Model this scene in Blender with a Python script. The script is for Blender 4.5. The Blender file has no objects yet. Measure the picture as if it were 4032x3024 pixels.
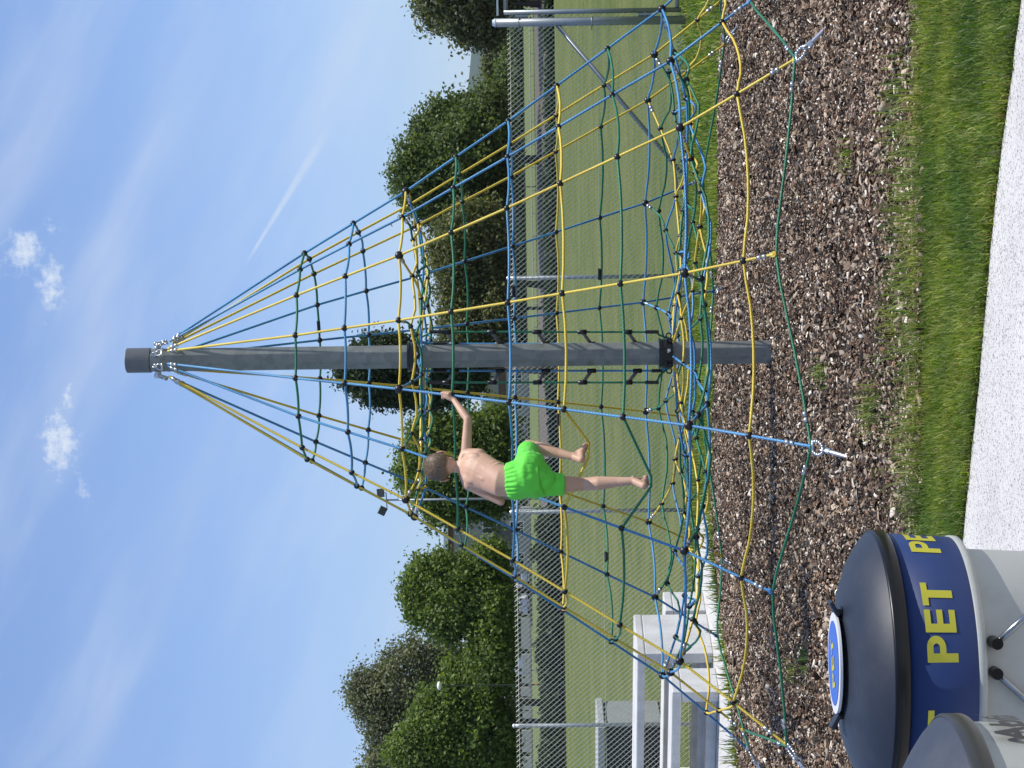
import bpy, bmesh, math, random
import numpy as np
from mathutils import Vector, Matrix, Quaternion
R = math.radians
random.seed(7); RNG = np.random.default_rng(7)
scene = bpy.context.scene
C = scene.collection

# ------------------------------------------------------------------ camera
FPX = 7630.0; PITCH = R(.767); ROLL = R(-.764); EYE = 1.6     # photo: 4032x3024 px, held sideways
def cam_axes():
    f = Vector((0, math.cos(PITCH), math.sin(PITCH)))
    d0 = Vector((0, math.sin(PITCH), -math.cos(PITCH))); r0 = Vector((1, 0, 0))
    c, s = math.cos(ROLL), math.sin(ROLL)
    return f, c * r0 - s * d0, s * r0 + c * d0
fw, rt, dn = cam_axes()
cam = bpy.data.cameras.new('camera'); cam_o = bpy.data.objects.new('camera', cam); C.objects.link(cam_o)
m = Matrix.Identity(4)
for i, a in enumerate((dn, rt, -fw)):
    for k in range(3): m[k][i] = a[k]
m.translation = (0, 0, EYE)
cam_o.matrix_world = m
cam.sensor_fit = 'HORIZONTAL'; cam.sensor_width = 36.0; cam.lens = FPX / 4032 * 36.0
cam.clip_start = .05; cam.clip_end = 9000
scene.camera = cam_o

# ------------------------------------------------------------------ light
SUN_EL = R(60); SUN_AZ = R(91)          # azimuth measured from +Y towards +X
sd = Vector((math.sin(SUN_AZ) * math.cos(SUN_EL), math.cos(SUN_AZ) * math.cos(SUN_EL), math.sin(SUN_EL)))
sl = bpy.data.lights.new('sun', 'SUN'); sl.energy = 4.6; sl.angle = R(.53); sl.color = (1, .955, .88)
so = bpy.data.objects.new('sun', sl); C.objects.link(so)
so.rotation_euler = (-sd).to_track_quat('-Z', 'Y').to_euler(); so.location = (8, -2, 12)

world = bpy.data.worlds.new('World'); scene.world = world; world.use_nodes = True
class NT:
    """small helper that chains nodes"""
    def __init__(s, tree): s.t = tree
    def n(s, typ, **kw):
        nd = s.t.nodes.new(typ)
        for k, v in kw.items():
            if k.startswith('i_'):
                key = k[2:]
                nd.inputs[int(key) if key.isdigit() else key].default_value = v
            else: setattr(nd, k, v)
        return nd
    def l(s, a, b): s.t.links.new(a, b)
    def val(s, sock, x):
        if isinstance(x, (int, float)): sock.default_value = x
        else: s.l(x, sock)
    def math(s, op, a, b=0.0, c=0.0, clamp=False):
        nd = s.t.nodes.new('ShaderNodeMath'); nd.operation = op; nd.use_clamp = clamp
        s.val(nd.inputs[0], a); s.val(nd.inputs[1], b); s.val(nd.inputs[2], c)
        return nd.outputs[0]
    def step(s, x, lo, hi):
        nd = s.t.nodes.new('ShaderNodeMapRange'); nd.interpolation_type = 'SMOOTHSTEP'
        s.val(nd.inputs[0], x); nd.inputs[1].default_value = lo; nd.inputs[2].default_value = hi
        return nd.outputs[0]
    def mix(s, f, a, b, mode='MIX'):
        nd = s.t.nodes.new('ShaderNodeMix'); nd.data_type = 'RGBA'; nd.blend_type = mode
        s.val(nd.inputs[0], f)
        for sock, x in ((nd.inputs[6], a), (nd.inputs[7], b)):
            if isinstance(x, (tuple, list)): sock.default_value = (*x[:3], 1)
            else: s.l(x, sock)
        return nd.outputs[2]
    def comb(s, x, y, z):
        nd = s.t.nodes.new('ShaderNodeCombineXYZ')
        for i, q in enumerate((x, y, z)): s.val(nd.inputs[i], q)
        return nd.outputs[0]
    def noise(s, vec, scale, detail=4, rough=.55, lac=2.0):
        nd = s.n('ShaderNodeTexNoise'); nd.inputs['Scale'].default_value = scale
        nd.inputs['Detail'].default_value = detail; nd.inputs['Roughness'].default_value = rough
        nd.inputs['Lacunarity'].default_value = lac
        if vec is not None: s.l(vec, nd.inputs['Vector'])
        return nd.outputs[0]

def build_world():
    t = world.node_tree; t.nodes.clear(); h = NT(t)
    sky = h.n('ShaderNodeTexSky', sky_type='NISHITA', sun_disc=False)
    sky.sun_elevation = SUN_EL; sky.sun_rotation = SUN_AZ
    sky.air_density = 1.0; sky.dust_density = .35; sky.ozone_density = 2.2; sky.altitude = 450
    co = h.n('ShaderNodeTexCoord'); sep = h.n('ShaderNodeSeparateXYZ'); h.l(co.outputs['Generated'], sep.inputs[0])
    x, y, z = sep.outputs
    az = h.math('MULTIPLY', h.math('ARCTAN2', x, y), 180 / math.pi)
    el = h.math('MULTIPLY', h.math('ARCSINE', z), 180 / math.pi)
    # cirrus: long streaks, everywhere in the sky
    ca, sa = math.cos(R(24)), math.sin(R(24))
    a1 = h.math('ADD', h.math('MULTIPLY', az, ca), h.math('MULTIPLY', el, -sa))
    e1 = h.math('ADD', h.math('MULTIPLY', az, sa), h.math('MULTIPLY', el, ca))
    w = h.noise(h.comb(h.math('MULTIPLY', az, .06), h.math('MULTIPLY', el, .06), 3.0), 1.0, 3)
    v1 = h.comb(h.math('MULTIPLY', a1, .05), h.math('ADD', h.math('MULTIPLY', e1, .26), w), 0.0)
    n1 = h.step(h.noise(v1, 1.0, 6, .5), .42, .80)
    v2 = h.comb(h.math('MULTIPLY', az, .16), h.math('MULTIPLY', e1, .5), 7.0)
    n2 = h.step(h.noise(v2, 1.0, 5, .55), .45, .85)
    cir = h.math('ADD', h.math('MULTIPLY', n1, .50), h.math('MULTIPLY', n2, .18))
    # one fading vapour trail
    def pix(nx, ny):
        d = ray(nx, ny); l = d.length
        return math.degrees(math.atan2(d.x, d.y)), math.degrees(math.asin(d.z / l))
    A = pix(940, 1085); B = pix(1395, 330)
    L = math.hypot(B[0] - A[0], B[1] - A[1]); ux, uy = (B[0] - A[0]) / L, (B[1] - A[1]) / L
    px = h.math('SUBTRACT', az, A[0]); py = h.math('SUBTRACT', el, A[1])
    s_ = h.math('ADD', h.math('MULTIPLY', px, ux), h.math('MULTIPLY', py, uy))
    n_ = h.math('ABSOLUTE', h.math('SUBTRACT', h.math('MULTIPLY', px, uy), h.math('MULTIPLY', py, ux)))
    f = h.math('DIVIDE', s_, L)
    wid = h.math('ADD', .045, h.math('MULTIPLY', h.math('POWER', h.math('MAXIMUM', f, 0.0), 1.6), .30))
    tr = h.math('SUBTRACT', 1.0, h.step(h.math('DIVIDE', n_, wid), .10, 1.40))
    tr = h.math('MULTIPLY', tr, h.math('MULTIPLY', h.step(f, 0.0, .18), h.math('SUBTRACT', 1.0, h.step(f, .55, 1.0))))
    tr = h.math('MULTIPLY', tr, h.math('ADD', .55, h.math('MULTIPLY', h.noise(h.comb(az, el, 0.0), 3.0, 3), .7)))
    # small cumulus shreds
    pn = h.noise(h.comb(az, el, 0.0), 3.4, 7, .66)
    puff = None
    for nx, ny, ra, re, amp in ((95, 985, .60, .50, 1), (205, 1125, .85, .40, .9), (232, 1740, 1.0, .50, 1.05), (262, 1575, .9, .30, .66), (330, 1925, .5, .25, .5), (205, 900, .4, .3, .5)):
        c = pix(nx, ny)
        dx = h.math('DIVIDE', h.math('SUBTRACT', az, c[0]), ra); dy = h.math('DIVIDE', h.math('SUBTRACT', el, c[1]), re)
        r_ = h.math('ADD', h.math('MULTIPLY', dx, dx), h.math('MULTIPLY', dy, dy))
        q = h.math('SUBTRACT', h.math('MULTIPLY', h.math('EXPONENT', h.math('MULTIPLY', r_, -.8)), amp), h.math('MULTIPLY', h.math('SUBTRACT', .56, pn), 2.0))
        q = h.math('MULTIPLY', h.step(q, .10, 1.10), .92)
        puff = q if puff is None else h.math('MAXIMUM', puff, q)
    cloud = h.math('MAXIMUM', h.math('MAXIMUM', cir, h.math('MULTIPLY', tr, .55)), puff, clamp=True)
    lum = h.n('ShaderNodeGamma'); lum.inputs[1].default_value = .74
    h.l(sky.outputs[0], lum.inputs[0])
    tint = h.mix(1.0, lum.outputs[0], SKY_TINT, 'MULTIPLY')
    col = h.mix(cloud, tint, CLOUD_COL)
    bg = h.n('ShaderNodeBackground'); bg.inputs['Strength'].default_value = SKY_STR
    out = h.n('ShaderNodeOutputWorld'); h.l(col, bg.inputs[0]); h.l(bg.outputs[0], out.inputs[0])
SKY_STR = .12; SKY_TINT = (1.30, 1.52, 2.02); CLOUD_COL = (6.2, 6.9, 7.9)

def ray(nx, ny):
    """direction (y = 1) through photo pixel nx, ny"""
    u, v = 3024 - ny - 1512, nx - 2016
    c, s = math.cos(ROLL), math.sin(ROLL)
    u, v = c * u + s * v, -s * u + c * v
    d = Vector((u, FPX * math.cos(PITCH) + v * math.sin(PITCH), FPX * math.sin(PITCH) - v * math.cos(PITCH)))
    return d / d.y
def at(nx, ny, Y): return Vector((0, 0, EYE)) + ray(nx, ny) * Y
def gnd(nx, ny, z=0.0):
    d = ray(nx, ny); return Vector((0, 0, EYE)) + d * ((z - EYE) / d.z)
build_world()

vs = scene.view_settings; vs.view_transform = 'Standard'; vs.look = 'None'; vs.exposure = 0.0; vs.gamma = 1.0
vs.use_curve_mapping = False
scene.render.engine = 'CYCLES'; scene.cycles.max_bounces = 6; scene.cycles.transparent_max_bounces = 8
scene.cycles.use_denoising = True

# ------------------------------------------------------------------ helpers
def props(o, label=None, cat=None, group=None, kind=None):
    if label: o['label'] = label
    if cat: o['category'] = cat
    if group: o['group'] = group
    if kind: o['kind'] = kind
    return o
def thing(name, label, cat, loc=(0, 0, 0), group=None):
    o = bpy.data.objects.new(name, None); C.objects.link(o); o.location = loc; o.empty_display_size = .2
    return props(o, label, cat, group)
def link(name, me, mat=None, parent=None, smooth=False):
    """mesh data is in world coordinates; parent offset is removed"""
    o = bpy.data.objects.new(name, me); C.objects.link(o)
    if mat is not None and not me.materials: me.materials.append(mat)
    if smooth: me.polygons.foreach_set('use_smooth', [True] * len(me.polygons))
    if parent is not None:
        o.parent = parent
        p = parent; off = Vector((0, 0, 0))
        while p is not None: off += p.location; p = p.parent
        o.location = -off
    return o
def np_mesh(name, V, Fc, col=None, uv=None):
    """V (n,3), Fc (m,k) all faces the same size"""
    V = np.asarray(V, np.float32); Fc = np.asarray(Fc, np.int32)
    me = bpy.data.meshes.new(name); me.vertices.add(len(V)); me.vertices.foreach_set('co', V.ravel())
    k = Fc.shape[1]; me.loops.add(Fc.size); me.loops.foreach_set('vertex_index', Fc.ravel())
    me.polygons.add(len(Fc)); me.polygons.foreach_set('loop_start', np.arange(0, Fc.size, k, dtype=np.int32))
    me.update(calc_edges=True)
    if col is not None:
        ca = me.color_attributes.new('Col', 'FLOAT_COLOR', 'POINT')
        a = np.ones((len(V), 4), np.float32); a[:, :3] = col; ca.data.foreach_set('color', a.ravel())
    if uv is not None:
        ul = me.uv_layers.new(name='UVMap'); ul.data.foreach_set('uv', np.asarray(uv, np.float32)[Fc.ravel()].ravel())
    return me
class MB:
    """collects simple solids into one mesh"""
    def __init__(s): s.v = []; s.f = []
    def add(s, v, f):
        o = len(s.v); s.v += [tuple(p) for p in v]; s.f += [tuple(i + o for i in q) for q in f]; return s
    def obox(s, c, ax, ay, az):
        c, ax, ay, az = map(Vector, (c, ax, ay, az))
        v = [c + i * ax + j * ay + k * az for i in (-1, 1) for j in (-1, 1) for k in (-1, 1)]
        return s.add(v, [(0, 1, 3, 2), (4, 6, 7, 5), (0, 4, 5, 1), (2, 3, 7, 6), (0, 2, 6, 4), (1, 5, 7, 3)])
    def box(s, lo, hi):
        lo, hi = Vector(lo), Vector(hi); c = (lo + hi) / 2; d = (hi - lo) / 2
        return s.obox(c, (d.x, 0, 0), (0, d.y, 0), (0, 0, d.z))
    def cyl(s, a, b, r, r2=None, n=12, cap=True, rot=0.0):
        a, b = Vector(a), Vector(b); r2 = r if r2 is None else r2
        z = (b - a).normalized(); x = z.orthogonal().normalized()
        if abs(z.z) > .999: x = Vector((1, 0, 0))
        y = z.cross(x); v = []
        for p, q in ((a, r), (b, r2)):
            for i in range(n):
                t = 2 * math.pi * (i + rot) / n; v.append(p + (x * math.cos(t) + y * math.sin(t)) * q)
        f = [(i, (i + 1) % n, n + (i + 1) % n, n + i) for i in range(n)]
        if cap: f += [tuple(range(n - 1, -1, -1)), tuple(range(n, 2 * n))]
        return s.add(v, f)
    def lathe(s, prof, c=(0, 0, 0), n=48):
        c = Vector(c); v = []; f = []
        for r, z in prof:
            for i in range(n):
                t = 2 * math.pi * i / n; v.append(c + Vector((r * math.cos(t), r * math.sin(t), z)))
        for k in range(len(prof) - 1):
            for i in range(n):
                j = (i + 1) % n; f.append((k * n + i, k * n + j, (k + 1) * n + j, (k + 1) * n + i))
        return s.add(v, f)
    def torus(s, c, ax1, ax2, Rr, r, n=20, m_=8):
        c, ax1, ax2 = Vector(c), Vector(ax1).normalized(), Vector(ax2).normalized(); nz = ax1.cross(ax2); v = []; f = []
        for i in range(n):
            t = 2 * math.pi * i / n; d = ax1 * math.cos(t) + ax2 * math.sin(t)
            for k in range(m_):
                u = 2 * math.pi * k / m_; v.append(c + d * (Rr + r * math.cos(u)) + nz * (r * math.sin(u)))
        for i in range(n):
            for k in range(m_):
                a, b = i, (i + 1) % n; e, g = k, (k + 1) % m_
                f.append((a * m_ + e, b * m_ + e, b * m_ + g, a * m_ + g))
        return s.add(v, f)
    def poly(s, pts, z0, z1):
        """extruded flat polygon (counter-clockwise xy points)"""
        n = len(pts); v = [(p[0], p[1], z0) for p in pts] + [(p[0], p[1], z1) for p in pts]
        f = [tuple(range(n - 1, -1, -1)), tuple(range(n, 2 * n))] + [(i, (i + 1) % n, n + (i + 1) % n, n + i) for i in range(n)]
        return s.add(v, f)
    def mesh(s, name):
        me = bpy.data.meshes.new(name); me.from_pydata(s.v, [], s.f); me.update(); return me
    def obj(s, name, mat, parent=None, smooth=False, bevel=0.0):
        o = link(name, s.mesh(name), mat, parent, smooth)
        if bevel:
            b = o.modifiers.new('bevel', 'BEVEL'); b.width = bevel; b.segments = 2; b.limit_method = 'ANGLE'
        return o
def smooth_path(pts, sub=6):
    P = [Vector(p) for p in pts]; out = []
    for i in range(len(P) - 1):
        p0 = P[max(i - 1, 0)]; p1 = P[i]; p2 = P[i + 1]; p3 = P[min(i + 2, len(P) - 1)]
        for k in range(sub):
            t = k / sub
            out.append(.5 * ((2 * p1) + (p2 - p0) * t + (2 * p0 - 5 * p1 + 4 * p2 - p3) * t * t + (3 * p1 - p0 - 3 * p2 + p3) * t ** 3))
    out.append(P[-1]); return out
def tube(name, pts, r, mat, parent, sides=8, closed=False, r_end=None):
    P = [Vector(p) for p in pts]; n = len(P); V = []; UV = []; Fc = []
    x = None; length = 0.0
    for i, p in enumerate(P):
        if closed: tg = (P[(i + 1) % n] - P[i - 1]).normalized()
        else: tg = (P[min(i + 1, n - 1)] - P[max(i - 1, 0)]).normalized()
        if x is None: x = tg.orthogonal().normalized()
        x = (x - tg * x.dot(tg)).normalized(); y = tg.cross(x)
        if i: length += (p - P[i - 1]).length
        rr = r if r_end is None else r + (r_end - r) * i / (n - 1)
        for k in range(sides):
            t = 2 * math.pi * k / sides
            V.append(p + (x * math.cos(t) + y * math.sin(t)) * rr); UV.append((k / sides, length))
    for i in range(n if closed else n - 1):
        j = (i + 1) % n
        for k in range(sides):
            l = (k + 1) % sides; Fc.append((i * sides + k, i * sides + l, j * sides + l, j * sides + k))
    me = np_mesh(name, [tuple(v) for v in V], Fc, uv=UV)
    return link(name, me, mat, parent, smooth=True)
def copies(src, name, locs, parent, rots=None, scales=None):
    """linked copies of a mesh centred on the origin"""
    out = []
    for i, l in enumerate(locs):
        o = bpy.data.objects.new(name, src); C.objects.link(o)
        off = Vector((0, 0, 0)); p = parent
        while p is not None: off += p.location; p = p.parent
        o.parent = parent; o.location = Vector(l) - off
        if rots: o.rotation_mode = 'QUATERNION'; o.rotation_quaternion = rots[i]
        if scales: o.scale = scales[i]
        out.append(o)
    return out

# ------------------------------------------------------------------ materials
MATS = {}
def mat(name, base=(.5, .5, .5), rough=.6, metal=0.0, spec=.5, fn=None):
    if name in MATS: return MATS[name]
    mt = bpy.data.materials.new(name); mt.use_nodes = True; t = mt.node_tree; h = NT(t)
    b = t.nodes['Principled BSDF']; b.inputs['Base Color'].default_value = (*base, 1)
    b.inputs['Roughness'].default_value = rough; b.inputs['Metallic'].default_value = metal
    b.inputs['Specular IOR Level'].default_value = spec
    if fn: fn(h, b, t.nodes['Material Output'])
    MATS[name] = mt; return mt
def bump(h, b, height, strength, dist=.01):
    bp = h.n('ShaderNodeBump'); bp.inputs['Strength'].default_value = strength; bp.inputs['Distance'].default_value = dist
    h.l(height, bp.inputs['Height']); h.l(bp.outputs[0], b.inputs['Normal'])
def objco(h): return h.n('ShaderNodeTexCoord').outputs['Object']
def geopos(h): return h.n('ShaderNodeNewGeometry').outputs['Position']
def vary(base, amt=.25, scale=8.0, rough_amt=0.0, bumpv=0.0, bdist=.002, detail=5):
    def fn(h, b, out):
        p = geopos(h); n = h.noise(p, scale, detail, .6)
        k = h.math('ADD', 1 - amt, h.math('MULTIPLY', n, 2 * amt))
        c = h.mix(1.0, base, h.comb(k, k, k), 'MULTIPLY'); h.l(c, b.inputs['Base Color'])
        if bumpv: bump(h, b, h.noise(p, scale * 4, 4), bumpv, bdist)
    return fn
def rope_fn(c1, c2):
    def fn(h, b, out):
        uv = h.n('ShaderNodeTexCoord').outputs['UV']; s = h.n('ShaderNodeSeparateXYZ'); h.l(uv, s.inputs[0])
        a = h.math('ADD', h.math('MULTIPLY', s.outputs[0], 3.0), h.math('MULTIPLY', s.outputs[1], 46.0))
        c = h.math('SUBTRACT', h.math('MULTIPLY', s.outputs[0], 3.0), h.math('MULTIPLY', s.outputs[1], 46.0))
        w1 = h.math('ABSOLUTE', h.math('SINE', h.math('MULTIPLY', a, math.pi))); w2 = h.math('ABSOLUTE', h.math('SINE', h.math('MULTIPLY', c, math.pi)))
        w = h.math('MULTIPLY', w1, w2)
        nz = h.noise(geopos(h), 3.0, 3)
        nz = h.step(nz, .30, .70)
        f = h.math('ADD', h.math('MULTIPLY', w, .75), h.math('MULTIPLY', nz, .40), clamp=True)
        h.l(h.mix(f, c1, c2), b.inputs['Base Color'])
        bump(h, b, w, .5, .002)
    return fn
def chip_fn(h, b, out):
    a = h.n('ShaderNodeAttribute', attribute_name='Col'); n = h.noise(geopos(h), 130.0, 3)
    h.l(h.mix(1.0, a.outputs['Color'], h.comb(*[h.math('ADD', .7, h.math('MULTIPLY', n, .6))] * 3), 'MULTIPLY'), b.inputs['Base Color'])
def leaf_fn(h, b, out):
    a = h.n('ShaderNodeAttribute', attribute_name='Col'); h.l(a.outputs['Color'], b.inputs['Base Color'])
    tr = h.n('ShaderNodeBsdfTranslucent'); ms = h.n('ShaderNodeMixShader'); ms.inputs[0].default_value = .38
    h.l(h.mix(1.0, a.outputs['Color'], (1.25, 1.35, .7), 'MULTIPLY'), tr.inputs[0])
    h.l(b.outputs[0], ms.inputs[1]); h.l(tr.outputs[0], ms.inputs[2]); h.l(ms.outputs[0], out.inputs[0])
def lawn_fn(h, b, out):
    p = geopos(h); s = h.n('ShaderNodeSeparateXYZ'); h.l(p, s.inputs[0])
    big = h.noise(p, .16, 4); mid = h.noise(p, 1.3, 5, .65); fine = h.noise(p, 26.0, 4, .7)
    # mowing lanes run across the pitch, blurred
    lane = h.math('SINE', h.math('ADD', h.math('MULTIPLY', s.outputs[0], .16), h.math('MULTIPLY', s.outputs[1], 1.15)))
    lane = h.math('ADD', .5, h.math('MULTIPLY', lane, h.math('MULTIPLY', h.noise(p, .5, 3), .30)))
    f = h.math('ADD', h.math('ADD', h.math('MULTIPLY', big, .40), h.math('MULTIPLY', mid, .48)), h.math('MULTIPLY', lane, .12))
    c = h.mix(h.step(f, .32, .66), (.078, .112, .018), (.170, .182, .048))
    dry = h.step(h.noise(h.comb(h.math('MULTIPLY', s.outputs[0], .35), h.math('MULTIPLY', s.outputs[1], .9), 2.0), 1.0, 5, .7), .58, .72)
    c = h.mix(h.math('MULTIPLY', dry, .45), c, (.19, .165, .07))
    k = h.math('ADD', .40, h.math('MULTIPLY', h.noise(p, 9.0, 5, .75), 1.2))
    c = h.mix(1.0, c, h.comb(k, k, k), 'MULTIPLY'); h.l(c, b.inputs['Base Color'])
    bump(h, b, fine, .6, .04)
def pave_fn(h, b, out):
    p = geopos(h)
    v = h.n('ShaderNodeTexVoronoi'); v.inputs['Scale'].default_value = 105.0; v.inputs['Randomness'].default_value = 1.0; h.l(p, v.inputs['Vector'])
    sx = h.n('ShaderNodeSeparateColor'); h.l(v.outputs['Color'], sx.inputs[0])
    stone = h.mix(sx.outputs[0], (.26, .25, .24), (.70, .685, .655))
    stone = h.mix(h.step(sx.outputs[1], .83, .95), stone, (.14, .13, .125))
    edge = h.step(v.outputs['Distance'], .25, .62)
    c = h.mix(edge, stone, (.62, .60, .57))
    n = h.noise(p, 1.7, 5, .6); k = h.math('ADD', .74, h.math('MULTIPLY', n, .46))
    c = h.mix(1.0, c, h.comb(k, k, k), 'MULTIPLY')
    v2 = h.n('ShaderNodeTexVoronoi'); v2.inputs['Scale'].default_value = 7.0; h.l(p, v2.inputs['Vector'])
    spot = h.math('SUBTRACT', 1.0, h.step(h.math('ADD', v2.outputs['Distance'], h.math('MULTIPLY', h.noise(p, 40.0, 3), .10)), .08, .13))
    c = h.mix(h.math('MULTIPLY', spot, .65), c, (.10, .09, .08)); h.l(c, b.inputs['Base Color'])
    bump(h, b, h.math('SUBTRACT', 1.0, v.outputs['Distance']), .5, .003)
def concrete_fn(h, b, out):
    p = geopos(h); n = h.noise(p, 3.0, 6, .65); f = h.noise(p, 60.0, 4, .6)
    sp = h.n('ShaderNodeSeparateXYZ'); h.l(p, sp.inputs[0])
    st = h.noise(h.comb(h.math('MULTIPLY', sp.outputs[0], 9.0), h.math('MULTIPLY', sp.outputs[1], 9.0), h.math('MULTIPLY', sp.outputs[2], .8)), 1.0, 4)
    g = h.math('ADD', h.math('ADD', h.math('MULTIPLY', n, .5), h.math('MULTIPLY', f, .25)), h.math('MULTIPLY', st, .25))
    h.l(h.mix(h.step(g, .3, .7), (.46, .455, .44), (.70, .695, .675)), b.inputs['Base Color'])
    pit = h.n('ShaderNodeTexVoronoi'); pit.inputs['Scale'].default_value = 45; h.l(p, pit.inputs['Vector'])
    bump(h, b, h.math('ADD', h.step(pit.outputs['Distance'], 0.0, .18), h.math('MULTIPLY', f, .4)), .35, .004)
def galv_fn(h, b, out):
    p = geopos(h); v = h.n('ShaderNodeTexVoronoi'); v.inputs['Scale'].default_value = 22; h.l(p, v.inputs['Vector'])
    s = h.n('ShaderNodeSeparateColor'); h.l(v.outputs['Color'], s.inputs[0])
    sp = h.n('ShaderNodeSeparateXYZ'); h.l(p, sp.inputs[0])
    st = h.noise(h.comb(h.math('MULTIPLY', sp.outputs[0], 20.0), h.math('MULTIPLY', sp.outputs[1], 20.0), h.math('MULTIPLY', sp.outputs[2], 1.6)), 1.0, 5, .65)
    f = h.math('ADD', h.math('MULTIPLY', s.outputs[0], .35), h.math('MULTIPLY', st, .65))
    h.l(h.mix(f, (.15, .158, .148), (.34, .352, .332)), b.inputs['Base Color'])
    h.l(h.math('ADD', .38, h.math('MULTIPLY', st, .3)), b.inputs['Roughness'])
def skin_fn(h, b, out):
    p = geopos(h); n = h.noise(p, 14.0, 4); f = h.noise(p, 90.0, 3)
    c = h.mix(n, (.55, .325, .215), (.70, .455, .320)); h.l(h.mix(h.math('MULTIPLY', f, .30), c, (.55, .29, .20)), b.inputs['Base Color'])
    b.inputs['Subsurface Weight'].default_value = .12; b.inputs['Subsurface Radius'].default_value = (.012, .005, .003)
    bump(h, b, f, .12, .002)
def shorts_fn(h, b, out):
    p = geopos(h); s = h.n('ShaderNodeSeparateXYZ'); h.l(p, s.inputs[0])
    n = h.noise(p, 9.0, 5, .6); k = h.math('ADD', .85, h.math('MULTIPLY', n, .3))
    h.l(h.mix(1.0, (.15, .76, .075), h.comb(k, k, k), 'MULTIPLY'), b.inputs['Base Color'])
    wr = h.noise(h.comb(h.math('MULTIPLY', s.outputs[0], 34.0), h.math('MULTIPLY', s.outputs[1], 34.0), h.math('MULTIPLY', s.outputs[2], 9.0)), 1.0, 3)
    bump(h, b, wr, .55, .012)
    b.inputs['Sheen Weight'].default_value = .1
M = lambda n: MATS[n]
mat('rope_yellow', rough=.55, fn=rope_fn((.58, .37, .020), (.92, .74, .11)))
mat('rope_blue', rough=.45, fn=rope_fn((.022, .115, .30), (.13, .45, .76)))
mat('rope_green', rough=.5, fn=rope_fn((.010, .10, .048), (.035, .27, .14)))
mat('black_plastic', (.012, .012, .014), .38)
mat('rung_plastic', (.15, .155, .165), .45)
mat('steel_ferrule', (.62, .63, .64), .28, .85)
mat('galvanised', rough=.45, metal=.30, fn=galv_fn)
mat('chip', rough=.85, spec=.25, fn=chip_fn)
mat('leaf', rough=.55, spec=.35, fn=leaf_fn)
mat('bark', fn=vary((.075, .058, .042), .4, 6, bumpv=.5, bdist=.02), rough=.9)
mat('lawn', rough=.9, spec=.15, fn=lawn_fn)
mat('soil', fn=vary((.045, .034, .026), .45, 24, bumpv=.8, bdist=.01), rough=.95)
mat('pavement', rough=.85, spec=.3, fn=pave_fn)
mat('gravel', fn=vary((.60, .585, .56), .28, 40, bumpv=.6, bdist=.01), rough=.9)
mat('concrete', rough=.85, spec=.3, fn=concrete_fn)
mat('fence_steel', (.36, .38, .39), .42, .5)
mat('fence_post', fn=vary((.30, .325, .335), .2, 10), rough=.45, metal=.5)
mat('wire', (.80, .78, .62), .55, 0.0)
mat('skin', rough=.5, spec=.4, fn=skin_fn)
mat('shorts', rough=.7, spec=.3, fn=shorts_fn)
mat('hair', fn=vary((.13, .085, .052), .5, 60), rough=.6)

# ------------------------------------------------------------------ ground and setting
def struct(name, me, mt): return props(link(name, me, mt), kind='structure')
def prof(Y):                                        # the far side of the pitch climbs a low bank
    pts = [(-40, 0), (141, 0), (150, .5), (172, 1.5), (200, 2.6), (260, 3.4), (1200, 9), (6200, 30)]
    for a, b in zip(pts, pts[1:]):
        if Y <= b[0]: return a[1] + (b[1] - a[1]) * (Y - a[0]) / (b[0] - a[0])
    return pts[-1][1]
ys = [-40, 0, 20, 60, 100, 141, 145, 150, 160, 172, 185, 200, 230, 260, 400, 700, 1200, 2400, 6200]
xs = [-4600, -800, -200, -60, 0, 60, 200, 800, 4600]
V = [(x, y, prof(y)) for y in ys for x in xs]; nx_ = len(xs)
Fq = [(j * nx_ + i, j * nx_ + i + 1, (j + 1) * nx_ + i + 1, (j + 1) * nx_ + i) for j in range(len(ys) - 1) for i in range(nx_ - 1)]
struct('ground', np_mesh('ground', V, Fq), M('lawn'))
def strip(name, y0, y1, x0, x1, mt, dz=.05):
    yy = sorted({y0, y1} | {y for y in ys if y0 < y < y1})
    V = [(x, y, prof(y) + dz) for y in yy for x in (x0, x1)]
    return struct(name, np_mesh(name, V, [(2 * i, 2 * i + 1, 2 * i + 3, 2 * i + 2) for i in range(len(yy) - 1)]), mt)
mat('track', fn=vary((.13, .105, .085), .35, .6), rough=.95)
mat('far_grass', fn=vary((.135, .165, .036), .3, .5), rough=.95)
mat('asphalt', fn=vary((.05, .05, .052), .25, 2), rough=.9)
strip('gravel_track', 149.5, 170.5, -60, 60, M('track'))
strip('grass_bank', 173, 199, -120, 120, M('far_grass'))
strip('road', 203, 224, -160, 160, M('asphalt'))
strip('goal_line', 139.2, 139.35, -45, 45, mat('line_paint', (.75, .75, .72), .8), .012)

def poly_sheet(name, pts, z, mt):
    me = bpy.data.meshes.new(name); me.from_pydata([(p[0], p[1], z) for p in pts], [], [tuple(range(len(pts)))]); me.update()
    return struct(name, me, mt)
chip_far = [(5.6, 15.9)] + [tuple(gnd(*p)[:2]) for p in ((2850, 80), (2838, 500), (2833, 1000), (2829, 1300), (2812, 1600), (2812, 1900), (2822, 2175), (2850, 2400), (2885, 2700), (2920, 3024))] + [(-5.2, 14.6)]
chip_near = [(5.6, 8.35), (1.62, 7.97), (.7, 7.90), (-.05, 7.93), (-.8, 7.99), (-2.2, 8.75), (-5.2, 10.4)]
poly_sheet('chip_bed_soil', list(reversed(chip_far)) + chip_near, .006, M('soil'))
pave_edge = [(6.0, 3.6), (1.155, 6.38), (.6, 6.73), (-.1, 7.05), (-.55, 7.28), (-2.2, 8.1), (-6.0, 10.0)]
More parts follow.
